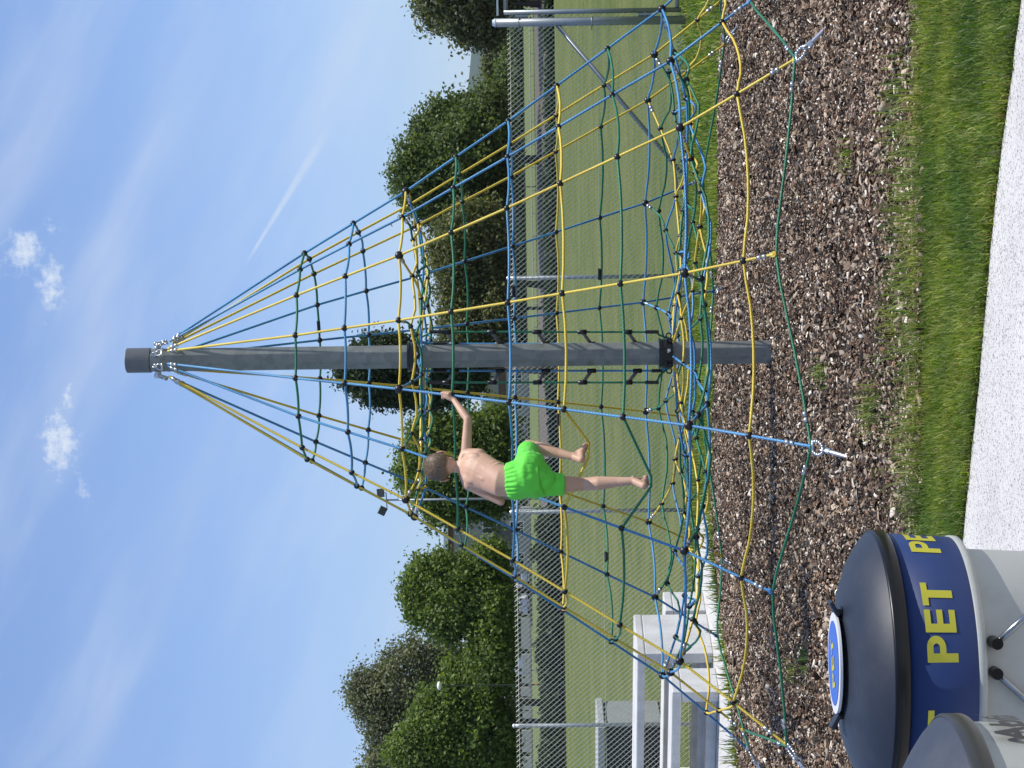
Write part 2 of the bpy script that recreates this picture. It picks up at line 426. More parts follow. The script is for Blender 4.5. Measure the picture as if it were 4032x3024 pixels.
def ragged(e, amp, step):
    out = []
    for a, b in zip(e, e[1:]):
        L = math.dist(a, b); n = max(1, int(L / step))
        for i in range(n):
            t = i / n; out.append((a[0] + (b[0] - a[0]) * t, a[1] + (b[1] - a[1]) * t + RNG.normal(0, amp)))
    return out + [e[-1]]
pave_edge = ragged(pave_edge, .006, .08)
poly_sheet('pavement', [(-6, -12), (6, -12)] + pave_edge, .010, M('pavement'))
pad_near = [tuple(gnd(*p)[:2]) for p in ((2786, 1925), (2806, 2175), (2838, 2400), (2872, 2700), (2905, 3024))] + [(-5.5, 15.4)]
pad_far = [(-5.5, 19.3)] + [tuple(gnd(*p)[:2]) for p in ((2726, 3024), (2732, 2700), (2742, 2300), (2752, 2120), (2778, 1925))]
poly_sheet('gravel_pad', (pad_near + pad_far)[::-1], .012, M('gravel'))

def edge_y(edge, x):
    e = sorted(edge); X = [p[0] for p in e]; Y = [p[1] for p in e]
    return np.interp(x, X, Y)

# wood chips: loose pieces lying over each other
CHIP_COL = np.array([(.092, .058, .038), (.170, .112, .074), (.036, .025, .018), (.29, .215, .150), (.48, .385, .285), (.74, .66, .55), (.215, .122, .074), (.35, .275, .215)])
def chip_set(n, med, solid, pw):
    X = RNG.uniform(-4.6, 4.6, n); t = RNG.uniform(0, 1, n)
    y0 = edge_y(chip_near, X) - .03; y1 = edge_y(chip_far, X)
    yy = y0 + (y1 - y0) * t ** pw
    keep = (np.abs(X) < yy * .205 + .35) & (yy < edge_y(chip_far, X) + RNG.normal(-.01, .03, len(X))); X, yy = X[keep], yy[keep]
    n = len(X)
    L = np.clip(RNG.lognormal(math.log(med), .48, n), .004, .045); W = np.clip(L * RNG.uniform(.25, .65, n), .0035, .018); T = RNG.uniform(.0015, .004, n)
    lump = .012 * np.sin(X * 3.1 + 1.3 * np.sin(yy * 1.7)) + .010 * np.sin(yy * 4.3 + X)
    z = .014 + lump * .8 + RNG.uniform(0, .030, n)
    a = RNG.uniform(0, 2 * math.pi, n); tx = RNG.normal(0, .5, n); ty = RNG.normal(0, .38, n)
    ex = np.stack([np.cos(a) * np.cos(ty), np.sin(a) * np.cos(ty), np.sin(ty)], 1)
    up = np.stack([np.sin(tx) * -np.sin(a), np.sin(tx) * np.cos(a), np.cos(tx)], 1)
    ey = np.cross(up, ex); ey /= np.linalg.norm(ey, axis=1)[:, None]; ez = np.cross(ex, ey)
    cen = np.stack([X, yy, z], 1)
    if solid:
        P = np.zeros((n, 8, 3)); jit = RNG.uniform(.55, 1.0, (n, 8, 2))
        for k in range(8):
            sx, sy, sz = ((k >> 2 & 1) * 2 - 1), ((k >> 1 & 1) * 2 - 1), ((k & 1) * 2 - 1)
            P[:, k] = cen + ex * (L * sx * jit[:, k, 0])[:, None] + ey * (W * sy * jit[:, k, 1])[:, None] + ez * (T * sz)[:, None]
        f = np.array([(4, 6, 7, 5), (0, 1, 3, 2), (0, 4, 5, 1), (2, 3, 7, 6), (1, 5, 7, 3)])
    else:
        P = np.zeros((n, 6, 3)); jit = RNG.uniform(.6, 1.0, (n, 6, 2))
        for k in range(6):                           # folded flake
            sx, sy = k // 2 - 1, (k % 2) * 2 - 1
            P[:, k] = cen + ex * (L * sx * jit[:, k, 0])[:, None] + ey * (W * sy * jit[:, k, 1])[:, None] + ez * (T * (1.2 if sx == 0 else -.6))[:, None]
        f = np.array([(0, 2, 3, 1), (2, 4, 5, 3)])
    m_ = P.shape[1]; Fc = (np.arange(n)[:, None, None] * m_ + f[None]).reshape(-1, 4)
    idx = RNG.choice(len(CHIP_COL), n, p=[.20, .21, .13, .16, .12, .05, .05, .08])
    pt = np.sin(X * 1.9 + 1.4 * np.sin(yy * 1.3)) * np.sin(yy * 2.3 + np.sin(X * 2.2))        # damp and dusty patches
    col = CHIP_COL[idx] * RNG.uniform(.75, 1.25, (n, 1)) * (1.10 + .20 * pt[:, None])
    return P.reshape(-1, 3), Fc, np.repeat(col, m_, 0)
def wood_chips():
    A = chip_set(44000, .0140, True, 1.5); B = chip_set(205000, .0102, False, 1.25)
    return np_mesh('wood_chips', np.concatenate([A[0], B[0]]), np.concatenate([A[1], B[1] + len(A[0])]), col=np.concatenate([A[2], B[2]]))
props(link('wood_chips', wood_chips(), M('chip')), 'brown and tan wood chips covering the ground under the climbing net', 'wood chips', kind='stuff')

def blades(n, X, Y, z0, hmin, hmax, w, cols, lean=.5):
    hgt = RNG.uniform(hmin, hmax, n); a = RNG.uniform(0, 2 * math.pi, n); ln = RNG.normal(0, lean, n)
    d = np.stack([np.cos(a), np.sin(a), np.zeros(n)], 1); s = np.stack([-np.sin(a), np.cos(a), np.zeros(n)], 1)
    b = np.stack([X, Y, np.full(n, z0) if np.isscalar(z0) else z0], 1); wd = w * RNG.uniform(.6, 1.4, n)
    mid = b + d * (np.sin(ln) * hgt * .45)[:, None] + np.array([0, 0, 1.]) * (np.cos(ln) * hgt * .6)[:, None]
    tip = mid + d * (np.sin(ln * 1.9) * hgt * .5)[:, None] + np.array([0, 0, 1.]) * (np.cos(ln * 1.9) * hgt * .42)[:, None]
    P = np.stack([b - s * wd[:, None], b + s * wd[:, None], mid + s * (wd * .8)[:, None], mid - s * (wd * .8)[:, None], tip + s * (wd * .12)[:, None], tip - s * (wd * .12)[:, None]], 1)
    Fc = (np.arange(n)[:, None, None] * 6 + np.array([(0, 1, 2, 3), (3, 2, 4, 5)])[None]).reshape(-1, 4)
    cols = np.array(cols); c = cols[RNG.integers(0, len(cols), n)] * RNG.uniform(.7, 1.3, (n, 1))
    pt = np.sin(X * 5.1 + 2 * np.sin(Y * 3.3)) * np.sin(Y * 6.7 + 1.5 * np.sin(X * 4.1))      # clover and dry patches
    p2 = np.sin(X * 13.0 + 3 * np.sin(Y * 9)) * np.sin(Y * 17.0 + 2 * np.sin(X * 11))
    c = c * (1 + .30 * pt[:, None] * np.array([1.3, .8, .6]) + .22 * p2[:, None])
    c = np.repeat(c, 6, 0)
    return P.reshape(-1, 3), Fc, c
GREEN = [(.15, .225, .026), (.20, .275, .034), (.110, .180, .022), (.29, .33, .07), (.16, .235, .05), (.33, .35, .13)]
def grass_obj(name, parts, label):
    V = []; Fs = []; Cs = []; o = 0
    for v, f, c in parts: V.append(v); Fs.append(f + o); Cs.append(c); o += len(v)
    return props(link(name, np_mesh(name, np.concatenate(V), np.concatenate(Fs), col=np.concatenate(Cs)), M('leaf')), label, 'grass', kind='stuff')
def near_grass():
    n = 80000; X = RNG.uniform(-1.9, 2.0, n); y1 = edge_y(chip_near, X); y0 = edge_y(pave_edge, X)
    t = RNG.beta(1, 1, n); Y = y0 + .015 + (y1 + .05 - y0) * t
    Y = Y + RNG.normal(0, .02, n) * (t > .9)
    ok = Y > y0 + .005; X, Y = X[ok], Y[ok]
    A = blades(len(X), X, Y, .0, .03, .075, .0022, GREEN, .6)
    # longer wisps spilling over the chips and over the pavement edge
    m = 2600; Xw = RNG.uniform(-1.8, 1.9, m); cl = RNG.normal(0, 1, 40)[RNG.integers(0, 40, m)] * .9
    Xw = np.clip(cl + RNG.normal(0, .07, m), -1.8, 1.9); Yw = edge_y(chip_near, Xw) + np.abs(RNG.normal(0, .065, m)) - .03
    B = blades(m, Xw, Yw, .015, .05, .16, .0018, GREEN + [(.30, .29, .13), (.22, .24, .09)], .9)
    k = 2500; Xe = RNG.uniform(-1.5, 1.7, k); Ye = edge_y(pave_edge, Xe) + RNG.uniform(.0, .05, k)
    D = blades(k, Xe, Ye, .0, .03, .075, .002, GREEN + [(.24, .20, .09)], .9)
    # dead thatch between the blades
    q = 7000; Xq = RNG.uniform(-1.9, 2.0, q); Yq = edge_y(pave_edge, Xq) + .02 + (edge_y(chip_near, Xq) - edge_y(pave_edge, Xq)) * RNG.uniform(0, 1, q)
    E_ = blades(q, Xq, Yq, .01, .02, .05, .0018, [(.30, .28, .12), (.22, .22, .09), (.36, .34, .22)], 1.1)
    parts = [A, B, D, E_]
    for nx, ny, rad, cnt in ((3265, 1455, .05, 90), (3480, 1590, .07, 160), (3450, 1620, .06, 110), (3370, 615, .04, 70), (3205, 2590, .06, 110), (3150, 2640, .04, 60), (3560, 1250, .12, 220), (3590, 800, .14, 240), (3570, 420, .12, 200), (3590, 1730, .12, 200), (3600, 1080, .10, 160)):
        g = gnd(nx, ny); Xt = RNG.normal(g.x, rad, cnt); Yt = RNG.normal(g.y, rad * 1.5, cnt)
        parts.append(blades(cnt, Xt, Yt, .01, .05, .13, .0025, GREEN, .7))
    return parts
grass_obj('verge_grass', near_grass(), 'strip of bright green grass between the chips and the pavement')
def mid_grass():
    n = 62000; X = RNG.uniform(-4.4, 4.6, n); y0 = edge_y(chip_far, X); Y = y0 + (21.0 - y0) * RNG.uniform(-.01, 1, n) ** 1.0
    pn = edge_y(pad_near, X); pf = edge_y(pad_far, X)
    ok = ~((X < -1.15) & (Y > pn - .05) & (Y < pf + .05)); X, Y = X[ok], Y[ok]
    A = blades(len(X), X, Y, .0, .03, .085, .006, GREEN, .6)
    m = 500; Xc = RNG.choice([-1.8, -2.35, -3.05, -1.4], m); Xc = Xc + RNG.normal(0, .16, m); Yc = edge_y(chip_far, Xc) + RNG.normal(.1, .07, m)
    B = blades(m, Xc, Yc, .0, .06, .20, .005, GREEN + [(.13, .17, .05)], .7)
    return [A, B]
grass_obj('lawn_grass', mid_grass(), 'band of rough green grass between the chip bed and the fence')

# ------------------------------------------------------------------ climbing net
PX, PY = .193, 13.063; PHI = R(-101.08)
NET = thing('climbing_net', 'tall pyramid climbing net of yellow blue and green ropes on a steel mast', 'climbing net', (PX, PY, 0))
RINGS = [(.713, 3.148, .971, 'green'), (.908, 2.815, .965, 'blue'), (1.116, 2.459, .958, 'yellow'), (1.338, 2.122, .954, 'green'), (1.568, 1.773, .95, 'blue'),
         (1.794, 1.450, .945, 'yellow'), (2.029, 1.116, .94, 'green'), (2.278, .761, .934, 'blue'), (2.554, .455, .931, 'yellow')]
RCOL = ['blue', 'yellow', 'yellow', 'blue', 'blue', 'yellow', 'yellow', 'blue', 'blue', 'yellow', 'yellow', 'blue', 'blue', 'yellow', 'yellow', 'blue']
RR = .0080
def ang(j): return PHI + j * math.pi / 8
def pol(r, j, z): return Vector((PX + r * math.cos(ang(j)), PY + r * math.sin(ang(j)), z))
def node(k, j):                                     # k = 0..8 from the top
    r, z, dm, _ = RINGS[k]; return pol(r * (1 if j % 2 == 0 else dm), j, z)
def mast():
    mb = MB(); mb.cyl((PX, PY, -.3), (PX, PY, 4.21), .0835, .0835, n=8, rot=.5)
    o = mb.obj('mast', M('galvanised'), NET, bevel=.004)
    cp = MB(); cp.cyl((PX, PY, 4.212), (PX, PY, 4.372), .084, .084, n=28); cp.cyl((PX, PY, 4.372), (PX, PY, 4.376), .080, .078, n=28)
    cp.obj('mast_cap', mat('mast_cap', fn=vary((.17, .175, .18), .25, 20), rough=.55, metal=.5), o)
    for z in (2.425, .735):
        cb = MB(); cb.cyl((PX, PY, z - .040), (PX, PY, z + .030), .098, n=24); cb.cyl((PX, PY, z + .036), (PX, PY, z + .050), .104, n=24)
        for i in range(8):
            a = ang(i * 2) + .2; d = Vector((math.cos(a), math.sin(a), 0))
            cb.torus(Vector((PX, PY, z - .02)) + d * .118, d, (0, 0, 1), .018, .005, 12, 6)
        co = cb.obj('collar', M('black_plastic'), NET)
        for i in range(4):
            a = ang(i * 4) + .35; d = Vector((math.cos(a), math.sin(a), 0)); p = Vector((PX, PY, z - .012)) + d * .098
            bo = MB(); bo.cyl(p, p + d * .016, .013, n=6); bo.obj('bolt', M('steel_ferrule'), co)
mast()
ZTOP = 4.165; RTOP = .105
ball_me = None
def ball_mesh(r, name):
    bm = bmesh.new(); bmesh.ops.create_icosphere(bm, subdivisions=2, radius=r)
    for v in bm.verts:                              # flattened poles and four rope mouths
        for d in ((1, 0, 0), (0, 0, 1)):
            t = abs(v.co.normalized().dot(Vector(d)))
            if t > .9: v.co *= 1.10
    me = bpy.data.meshes.new(name); bm.to_mesh(me); bm.free(); me.materials.append(M('black_plastic'))
    me.polygons.foreach_set('use_smooth', [True] * len(me.polygons)); return me
BALL_S = ball_mesh(.0205, 'rope_connector'); BALL_B = ball_mesh(.028, 'rope_connector'); BALL_T = ball_mesh(.0165, 'rope_connector')
FER = MB(); FER.cyl((0, 0, -.030), (0, 0, -.003), .0128, n=10); FER.cyl((0, 0, .003), (0, 0, .030), .0128, n=10)
FER_ME = FER.mesh('ferrule'); FER_ME.materials.append(M('steel_ferrule'))
FER_ME.polygons.foreach_set('use_smooth', [len(p.vertices) == 4 for p in FER_ME.polygons])
SLV = MB(); SLV.cyl((0, 0, -.045), (0, 0, .045), .0125, n=10); SLV_ME = SLV.mesh('sleeve'); SLV_ME.materials.append(M('black_plastic'))
def aim(d): return Vector(d).to_track_quat('Z', 'Y')
def ferrule(a, b, t=.5, parent=NET, me=FER_ME, name='ferrule'):
    a, b = Vector(a), Vector(b); copies(me, name, [a.lerp(b, t)], parent, [aim(b - a)])
def rope(pts, col, parent=NET, r=RR, name='rope', closed=False, sides=8): return tube(name, pts, r, M('rope_' + col), parent, sides, closed)
EYE_R, EYE_Z = 2.83, .158                           # where corner ropes meet their ground anchors
ends = {}
for j in range(16):
    top = pol(RTOP + .03, j if j % 2 == 0 else j + (1 if RCOL[(j + 1) % 16] == RCOL[j] else -1), ZTOP - .09)
    top = top.lerp(pol(RTOP + .03, j, ZTOP - .09), .35)
    pts = [top] + [node(k, j) for k in range(9)]
    if j % 2 == 0: e = pol(EYE_R, j, EYE_Z)
    else:
        p8, p9 = node(7, j), node(8, j); e = p9 + (p9 - p8).normalized() * .20; e.z = max(e.z, .29)
    ends[j] = e; pts.append(e)
    rp = rope([p for a, b in zip(pts, pts[1:]) for p in (a, a.lerp(b, .5))] + [pts[-1]], RCOL[j])
    ferrule(pts[0], pts[1], .05); ferrule(node(8, j), e, .60 if j % 2 else .66)
    # loop at the lower end
    d = (e - node(8, j)).normalized(); s = Vector((-math.sin(ang(j)), math.cos(ang(j)), 0))
    lp = MB(); lp.torus(e - d * .002, d, s, .0125, RR * .85, 14, 7); lp.obj('rope_loop', M('rope_' + RCOL[j]), NET, True)
for i in range(8):                                  # eye bolts and shackles under the cap
    j = 2 * i; jj = j if RCOL[(j + 1) % 16] == RCOL[j] else j
    other = j - 1 if RCOL[(j - 1) % 16] == RCOL[j] else j + 1
    a = (ang(j) + ang(other)) / 2; d = Vector((math.cos(a), math.sin(a), 0)); s = Vector((-math.sin(a), math.cos(a), 0))
    p = Vector((PX, PY, ZTOP)) + d * .088
    mb = MB(); mb.cyl(p - d * .01, p + d * .014, .013, n=10); mb.torus(p + d * .026, d, (0, 0, 1), .015, .0055, 14, 7)
    mb.torus(p + d * .038 + Vector((0, 0, -.030)), d * .4 + Vector((0, 0, -1)), s, .021, .0055, 16, 7)
    mb.cyl(p + d * .045 + Vector((0, 0, -.052)) - s * .03, p + d * .045 + Vector((0, 0, -.052)) + s * .03, .006, n=8)
    mb.obj('shackle', M('steel_ferrule'), NET, True)
# ring ropes with a little sag, pushed down where the climber stands
FOOT_R = at(2322, 1768, 11.52); FOOT_L = at(2566, 1897, 11.27)
for k in range(9):
    col = RINGS[k][3]; pts = []
    for j in range(16):
        a, b = node(k, j), node(k, j + 1); pts.append(a)
        sag = .003 + .0022 * k + random.uniform(-.002, .006) + (random.uniform(.012, .05) if k == 8 else 0)
        out_ = Vector((math.cos(ang(j + .5)), math.sin(ang(j + .5)), 0))
        if (k, j) == (5, 15):
            pts += [a.lerp(FOOT_R, .93) + Vector((-.03, -.02, .0)), FOOT_R + Vector((.035, .03, .003))]
            continue
        if (k, j) == (6, 15):
            pts += [FOOT_L + Vector((-.03, .01, .004)), FOOT_L + Vector((.03, -.01, .003))]; continue
        wob = random.uniform(-.012, .006)
        for t in (.25, .5, .75):
            q = a.lerp(b, t); q.z -= sag * 4 * t * (1 - t); q += out_ * (.008 + wob) * 4 * t * (1 - t); pts.append(q)
    if k in (5, 6):                                 # straight runs to the feet: no smoothing overshoot there
        P2 = []
        n = len(pts)
        for i in range(n):
            P2.append(pts[i]); a, b = pts[i], pts[(i + 1) % n]
            if (b - a).length > .15: P2 += [a.lerp(b, t) for t in (.2, .5, .8)]
        rope(P2, col, name='ring_rope', closed=True)
    else: rope(smooth_path(pts + [pts[0]], 2)[:-1], col, name='ring_rope', closed=True)
    big = k in (2, 7)
    locs = [node(k, j) for j in range(16)]
    for j in range(16):
        me = BALL_B if (big and (j % 2 == 0 or k == 7)) else BALL_S
        d = node(min(k + 1, 8), j) - node(max(k - 1, 0), j)
        copies(me, 'rope_connector', [locs[j]], NET, [aim(d)])
for k, j, t in ((0, 7, .62), (4, 7, .62), (6, 7, .62), (5, 9, .2), (3, 9, .4), (6, 10, .75)):
    a, b = node(k, j), node(k, j + 1); ferrule(a, b, t, me=SLV_ME, name='sleeve')
# green ropes between the ground anchors, lifted by the middle ropes
for i in range(8):
    j = 2 * i; a, b, c = pol(EYE_R + .01, j, EYE_Z), ends[j + 1], pol(EYE_R + .01, j + 2, EYE_Z)
    p1 = a.lerp(b, .5) - Vector((0, 0, .010)); p2 = b.lerp(c, .5) - Vector((0, 0, .010))
    rope([a, a.lerp(p1, .5) - Vector((0, 0, .004)), p1, b.lerp(p1, .3), b - Vector((0, 0, .012)), b.lerp(p2, .3), p2, c.lerp(p2, .5) - Vector((0, 0, .004)), c], 'green', name='ground_rope')
    ferrule(a, b, .15); ferrule(c, b, .15)
    # anchor: bow shackle and steel rod driven into the ground
    d = Vector((math.cos(ang(j)), math.sin(ang(j)), 0)); s = Vector((-math.sin(ang(j)), math.cos(ang(j)), 0))
    e = pol(EYE_R, j, EYE_Z); f = pol(EYE_R + .36, j, -.06); dr = (f - e).normalized()
    mb = MB(); q = e + dr * .052
    arc = [q + dr * (.048 * math.cos(t)) + s * (.036 * math.sin(t)) for t in [R(x) for x in range(-140, 141, 20)]]
    for u, v in zip(arc, arc[1:]): mb.cyl(u, v, .0095, n=8)
    mb.cyl(arc[0] - s * .014, arc[-1] + s * .014, .009, n=8); mb.torus(q + dr * .062, dr, (0, 0, 1), .020, .008, 14, 7)
    mb.obj('anchor_shackle', M('steel_ferrule'), NET, True)
    rd = MB(); rd.cyl(e + dr * .145, e + dr * .47, .0115, n=10); rd.cyl(e + dr * .128, e + dr * .16, .016, n=8)
    rd.obj('anchor_rod', M('steel_ferrule'), NET)
# the two inner nets
def inner(zc, r_out, kk, rings, spokes_even_only):
    zr = RINGS[kk][1]
    def ip(r, j):
        u = 1 - r / r_out; sag = .27 * (r_out / 2.3) * math.sin(math.pi * min(1, max(0, u)) ** .8)
        w = .015 * math.sin(3 * j + r * 7)
        return pol(r, j, zr + (zc - zr) * u - sag * .55 + w)
    for j in range(16):
        if spokes_even_only and j % 2: continue
        a = node(kk, j); stop = .125 if j % 2 == 0 else rings[-2][0]
        cols = ['blue', 'green', 'yellow', 'green', 'blue', 'green', 'yellow', 'green', 'blue', 'green', 'yellow', 'green', 'blue', 'green', 'yellow', 'green']
        rs = [r for r in np.linspace(np.hypot(a.x - PX, a.y - PY), stop, 8)]
        pts = [a] + [ip(r, j) for r in rs[1:]]
        rope(smooth_path(pts, 2), cols[j], name='spoke_rope', r=RR * .95)
        ferrule(pts[0], pts[1], .28)
        for r, _ in rings:
            if r >= stop - .01: copies(BALL_S if r > 1 else BALL_T, 'rope_connector', [ip(r, j)], NET)
    for r, c in rings:
        st = 1 if not spokes_even_only and r > rings[-1][0] + .01 else 2
        pts = []
        for j in range(0, 16, st):
            a, b = ip(r, j), ip(r, j + st); pts += [a]
            for t in (.33, .67):
                q = a.lerp(b, t); q.z -= .03 * r / 2 + random.uniform(0, .02) * r; pts.append(q)
        rope(smooth_path(pts + [pts[0]], 2)[:-1], c, name='inner_ring_rope', closed=True, r=RR * .95)
inner(.70, 2.278, 7, [(2.00, 'green'), (1.70, 'blue'), (1.36, 'yellow'), (1.00, 'green'), (.70, 'blue'), (.40, 'yellow')], False)
inner(2.40, 1.116, 2, [(.90, 'yellow'), (.66, 'green'), (.40, 'blue')], False)
# two rope ladders beside the mast
def ladder(sx, label):
    yo, yi = (1307, 1354) if sx > 0 else (1506, 1460)
    Yo, Yi = PY - .10, PY + .02
    zs = np.linspace(2.40, .78, 12)
    def px(nx, ny, Y): return at(nx, ny, Y)
    o0, o1 = px(1700, yo, Yo), px(2585, yo, Yo); i0, i1 = px(1715, yi, Yi), px(2610, yi, Yi)
    rope([o0.lerp(o1, t) for t in np.linspace(0, 1, 9)], 'green', name='ladder_rope', r=.0070)
    rope([i0.lerp(i1, t) for t in np.linspace(0, 1, 9)], 'blue', name='ladder_rope', r=.0070)
    for q, w in ((o0, o1), (i0, i1)):
        d = (w - q).normalized()
        for c in (q + d * .03, w - d * .03): copies(SLV_ME, 'sleeve', [c], NET, [aim(d)])
    tops = (Vector((PX, PY, 2.41)), Vector((PX, PY, .72)))
    for (q, z, c) in ((o0, 0, 'green'), (i0, 0, 'blue'), (o1, 1, 'green'), (i1, 1, 'blue')):
        tgt = tops[z] + Vector((sx * .10, -.02, 0)); rope([q, q.lerp(tgt, .5) + Vector((0, 0, .02)), tgt], c, name='ladder_tie', r=.0070)
    for k in range(5):
        tO = (1712 + 178 * k + (60 if sx > 0 else 62) - 1700) / (2585 - 1700)
        p = o0.lerp(o1, min(1, tO)); q = i0.lerp(i1, min(1, tO)); p = p + Vector((0, 0, .022))
        mb = MB(); mb.cyl(p, q, .0115, n=12); rg = mb.obj('rung', M('rung_plastic'), NET, True)
        for w in (p, q): cl = MB(); cl.cyl(w - Vector((0, 0, .030)), w + Vector((0, 0, .030)), .0155, n=12); cl.obj('rung_clamp', M('black_plastic'), rg, True)
ladder(1, ''); ladder(-1, '')

# ------------------------------------------------------------------ the climbing child
def ring_pts(c, ax, ay, n=20): return [c + ax * math.cos(2 * math.pi * i / n) + ay * math.sin(2 * math.pi * i / n) for i in range(n)]
class Body:
    def __init__(s): s.b = MB()
    def ball(s, c, r, axes=None, sc=(1, 1, 1), n=14):
        c = Vector(c); ax = axes or (Vector((1, 0, 0)), Vector((0, 1, 0)), Vector((0, 0, 1))); v = []; f = []
        for i in range(1, n):
            ph = math.pi * i / n
            for k in range(n):
                t = 2 * math.pi * k / n
                v.append(c + ax[0] * (r * sc[0] * math.sin(ph) * math.cos(t)) + ax[1] * (r * sc[1] * math.sin(ph) * math.sin(t)) + ax[2] * (r * sc[2] * math.cos(ph)))
        for i in range(n - 2):
            for k in range(n): f.append((i * n + k, (i + 1) * n + k, (i + 1) * n + (k + 1) % n, i * n + (k + 1) % n))
        a = len(v); v += [c + ax[2] * r * sc[2], c - ax[2] * r * sc[2]]
        for k in range(n): f.append((a, k, (k + 1) % n)); f.append((a + 1, (n - 2) * n + (k + 1) % n, (n - 2) * n + k))
        s.b.add(v, f)
    def limb(s, pts, rads, n=14):
        """tapered chain with rounded joints"""
        pts = [Vector(p) for p in pts]
        for (a, b), (ra, rb) in zip(zip(pts, pts[1:]), zip(rads, rads[1:])): s.b.cyl(a, b, ra, rb, n)
        for p, r in zip(pts, rads): s.ball(p, r, n=n)
    def loft(s, secs, n=20):
        v = []; f = []
        for c, ax, ay in secs: v += ring_pts(Vector(c), Vector(ax), Vector(ay), n)
        for k in range(len(secs) - 1):
            for i in range(n): f.append((k * n + i, k * n + (i + 1) % n, (k + 1) * n + (i + 1) % n, (k + 1) * n + i))
        f += [tuple(range(n - 1, -1, -1)), tuple(range((len(secs) - 1) * n, len(secs) * n))]
        s.b.add(v, f)
    def obj(s, name, mt, parent, voxel, it=4, fac=.5):
        o = s.b.obj(name, mt, parent, True)
        r = o.modifiers.new('remesh', 'REMESH'); r.mode = 'VOXEL'; r.voxel_size = voxel; r.use_smooth_shade = True
        sm = o.modifiers.new('smooth', 'SMOOTH'); sm.factor = fac; sm.iterations = it
        return o
def child():
    D = 11.48
    J = dict(pelvis=at(2090, 1882, 11.36), waist=at(2000, 1893, 11.40), mid=at(1930, 1872, 11.46), chest=at(1872, 1846, 11.53), neck0=at(1824, 1838, 11.58), neck1=at(1795, 1838, 11.61),
             head=at(1736, 1836, 11.63), rsh=at(1836, 1788, 11.60), rel=at(1842, 1650, 11.62), rwr=at(1786, 1572, 11.735), lsh=at(1846, 1908, 11.55), lel=at(1972, 1975, 11.50),
             lwr=at(1918, 1925, 11.70), rhip=at(2078, 1846, 11.40), rkn=at(2082, 1757, 11.68), ran=at(2262, 1799, 11.53), lhip=at(2098, 1908, 11.38), lkn=at(2302, 1906, 11.43), lan=at(2496, 1893, 11.31))
    P = thing('person', 'shirtless barefoot child in bright green swim shorts climbing the rope net', 'person', (J['pelvis'].x, J['pelvis'].y, J['pelvis'].z))
    B = Body(); X = Vector((1, 0, 0))
    # torso: cross-sections along the leaning spine (a = half width, b = half depth)
    side = (J['rsh'] - J['lsh']).normalized(); hipside = (J['rhip'] - J['lhip']).normalized()
    secs = []
    sp = [(J['pelvis'] + Vector((0, 0, -.05)), .095, .085, 0), (J['pelvis'], .105, .090, 0), (J['waist'] + Vector((0, 0, -.02)), .098, .078, .2), (J['waist'] + Vector((0, 0, .04)), .094, .072, .35),
          (J['mid'], .101, .076, .6), (J['mid'].lerp(J['chest'], .55), .110, .080, .85), (J['chest'], .113, .078, 1), (J['chest'].lerp(J['neck0'], .45), .104, .066, 1), (J['chest'].lerp(J['neck0'], .85), .070, .050, 1), (J['neck0'] + Vector((0, 0, .004)), .040, .040, 1)]
    for i, (c, a, b, k) in enumerate(sp):
        nx = sp[min(i + 1, len(sp) - 1)][0] - sp[max(i - 1, 0)][0]; nx.normalize()
        ax = (hipside.lerp(side, k)); ax = (ax - nx * ax.dot(nx)).normalized(); ay = nx.cross(ax)
        secs.append((c, ax * a, ay * b))
    B.loft(secs, 24)
    back = Vector((0, -1, 0)); up = (J['neck0'] - J['waist']).normalized(); sd_ = (side - up * side.dot(up)).normalized(); bk = sd_.cross(up)
    if bk.y > 0: bk = -bk
    # shoulder blades, muscle columns beside the spine, ribs
    B.ball(J['chest'] + sd_ * .052 + bk * .056 + up * -.002, .032, (sd_, bk, up), (1.25, .42, 1.5))
    B.ball(J['chest'] - sd_ * .056 + bk * .054 - up * .012, .032, (sd_, bk, up), (1.25, .42, 1.5))
    for s in (-1, 1): B.limb([J['waist'] + sd_ * s * .026 + bk * .050, J['mid'] + sd_ * s * .028 + bk * .055, J['chest'] + sd_ * s * .026 + bk * .055], [.022, .021, .018], 12)
    for i in range(5):
        c = J['mid'].lerp(J['chest'], -.25 + .28 * i)
        for s in (-1, 1):
            pts = [c + sd_ * s * (.045 + .0472 * math.sin(t)) + bk * (.0638 * math.cos(t) - .004) - up * (.03 * math.sin(t)) for t in (R(25), R(48), R(70), R(92))]
            if s > 0: B.limb(pts, [.008, .010, .010, .008], 8)
    # neck and shoulders
    B.limb([J['neck0'] + bk * -.005, J['neck1'], J['head'] + Vector((0, .0, -.05))], [.042, .036, .036])
    B.limb([J['neck0'], J['neck0'].lerp(J['rsh'], .6) + up * .008, J['rsh']], [.036, .036, .037]); B.limb([J['neck0'], J['neck0'].lerp(J['lsh'], .6) + up * .008, J['lsh']], [.036, .036, .036])
    B.limb([J['chest'] + sd_ * .08, J['rsh']], [.045, .036]); B.limb([J['chest'] - sd_ * .08, J['lsh']], [.045, .035])
    # arms
    def arm(sh, el, wr, k=1):
        m1 = sh.lerp(el, .45); m2 = el.lerp(wr, .3)
        B.limb([sh, m1, el, m2, wr], [.034, .0305, .0245, .0255, .0170])
    arm(J['rsh'], J['rel'], J['rwr']); arm(J['lsh'], J['lel'], J['lwr'])
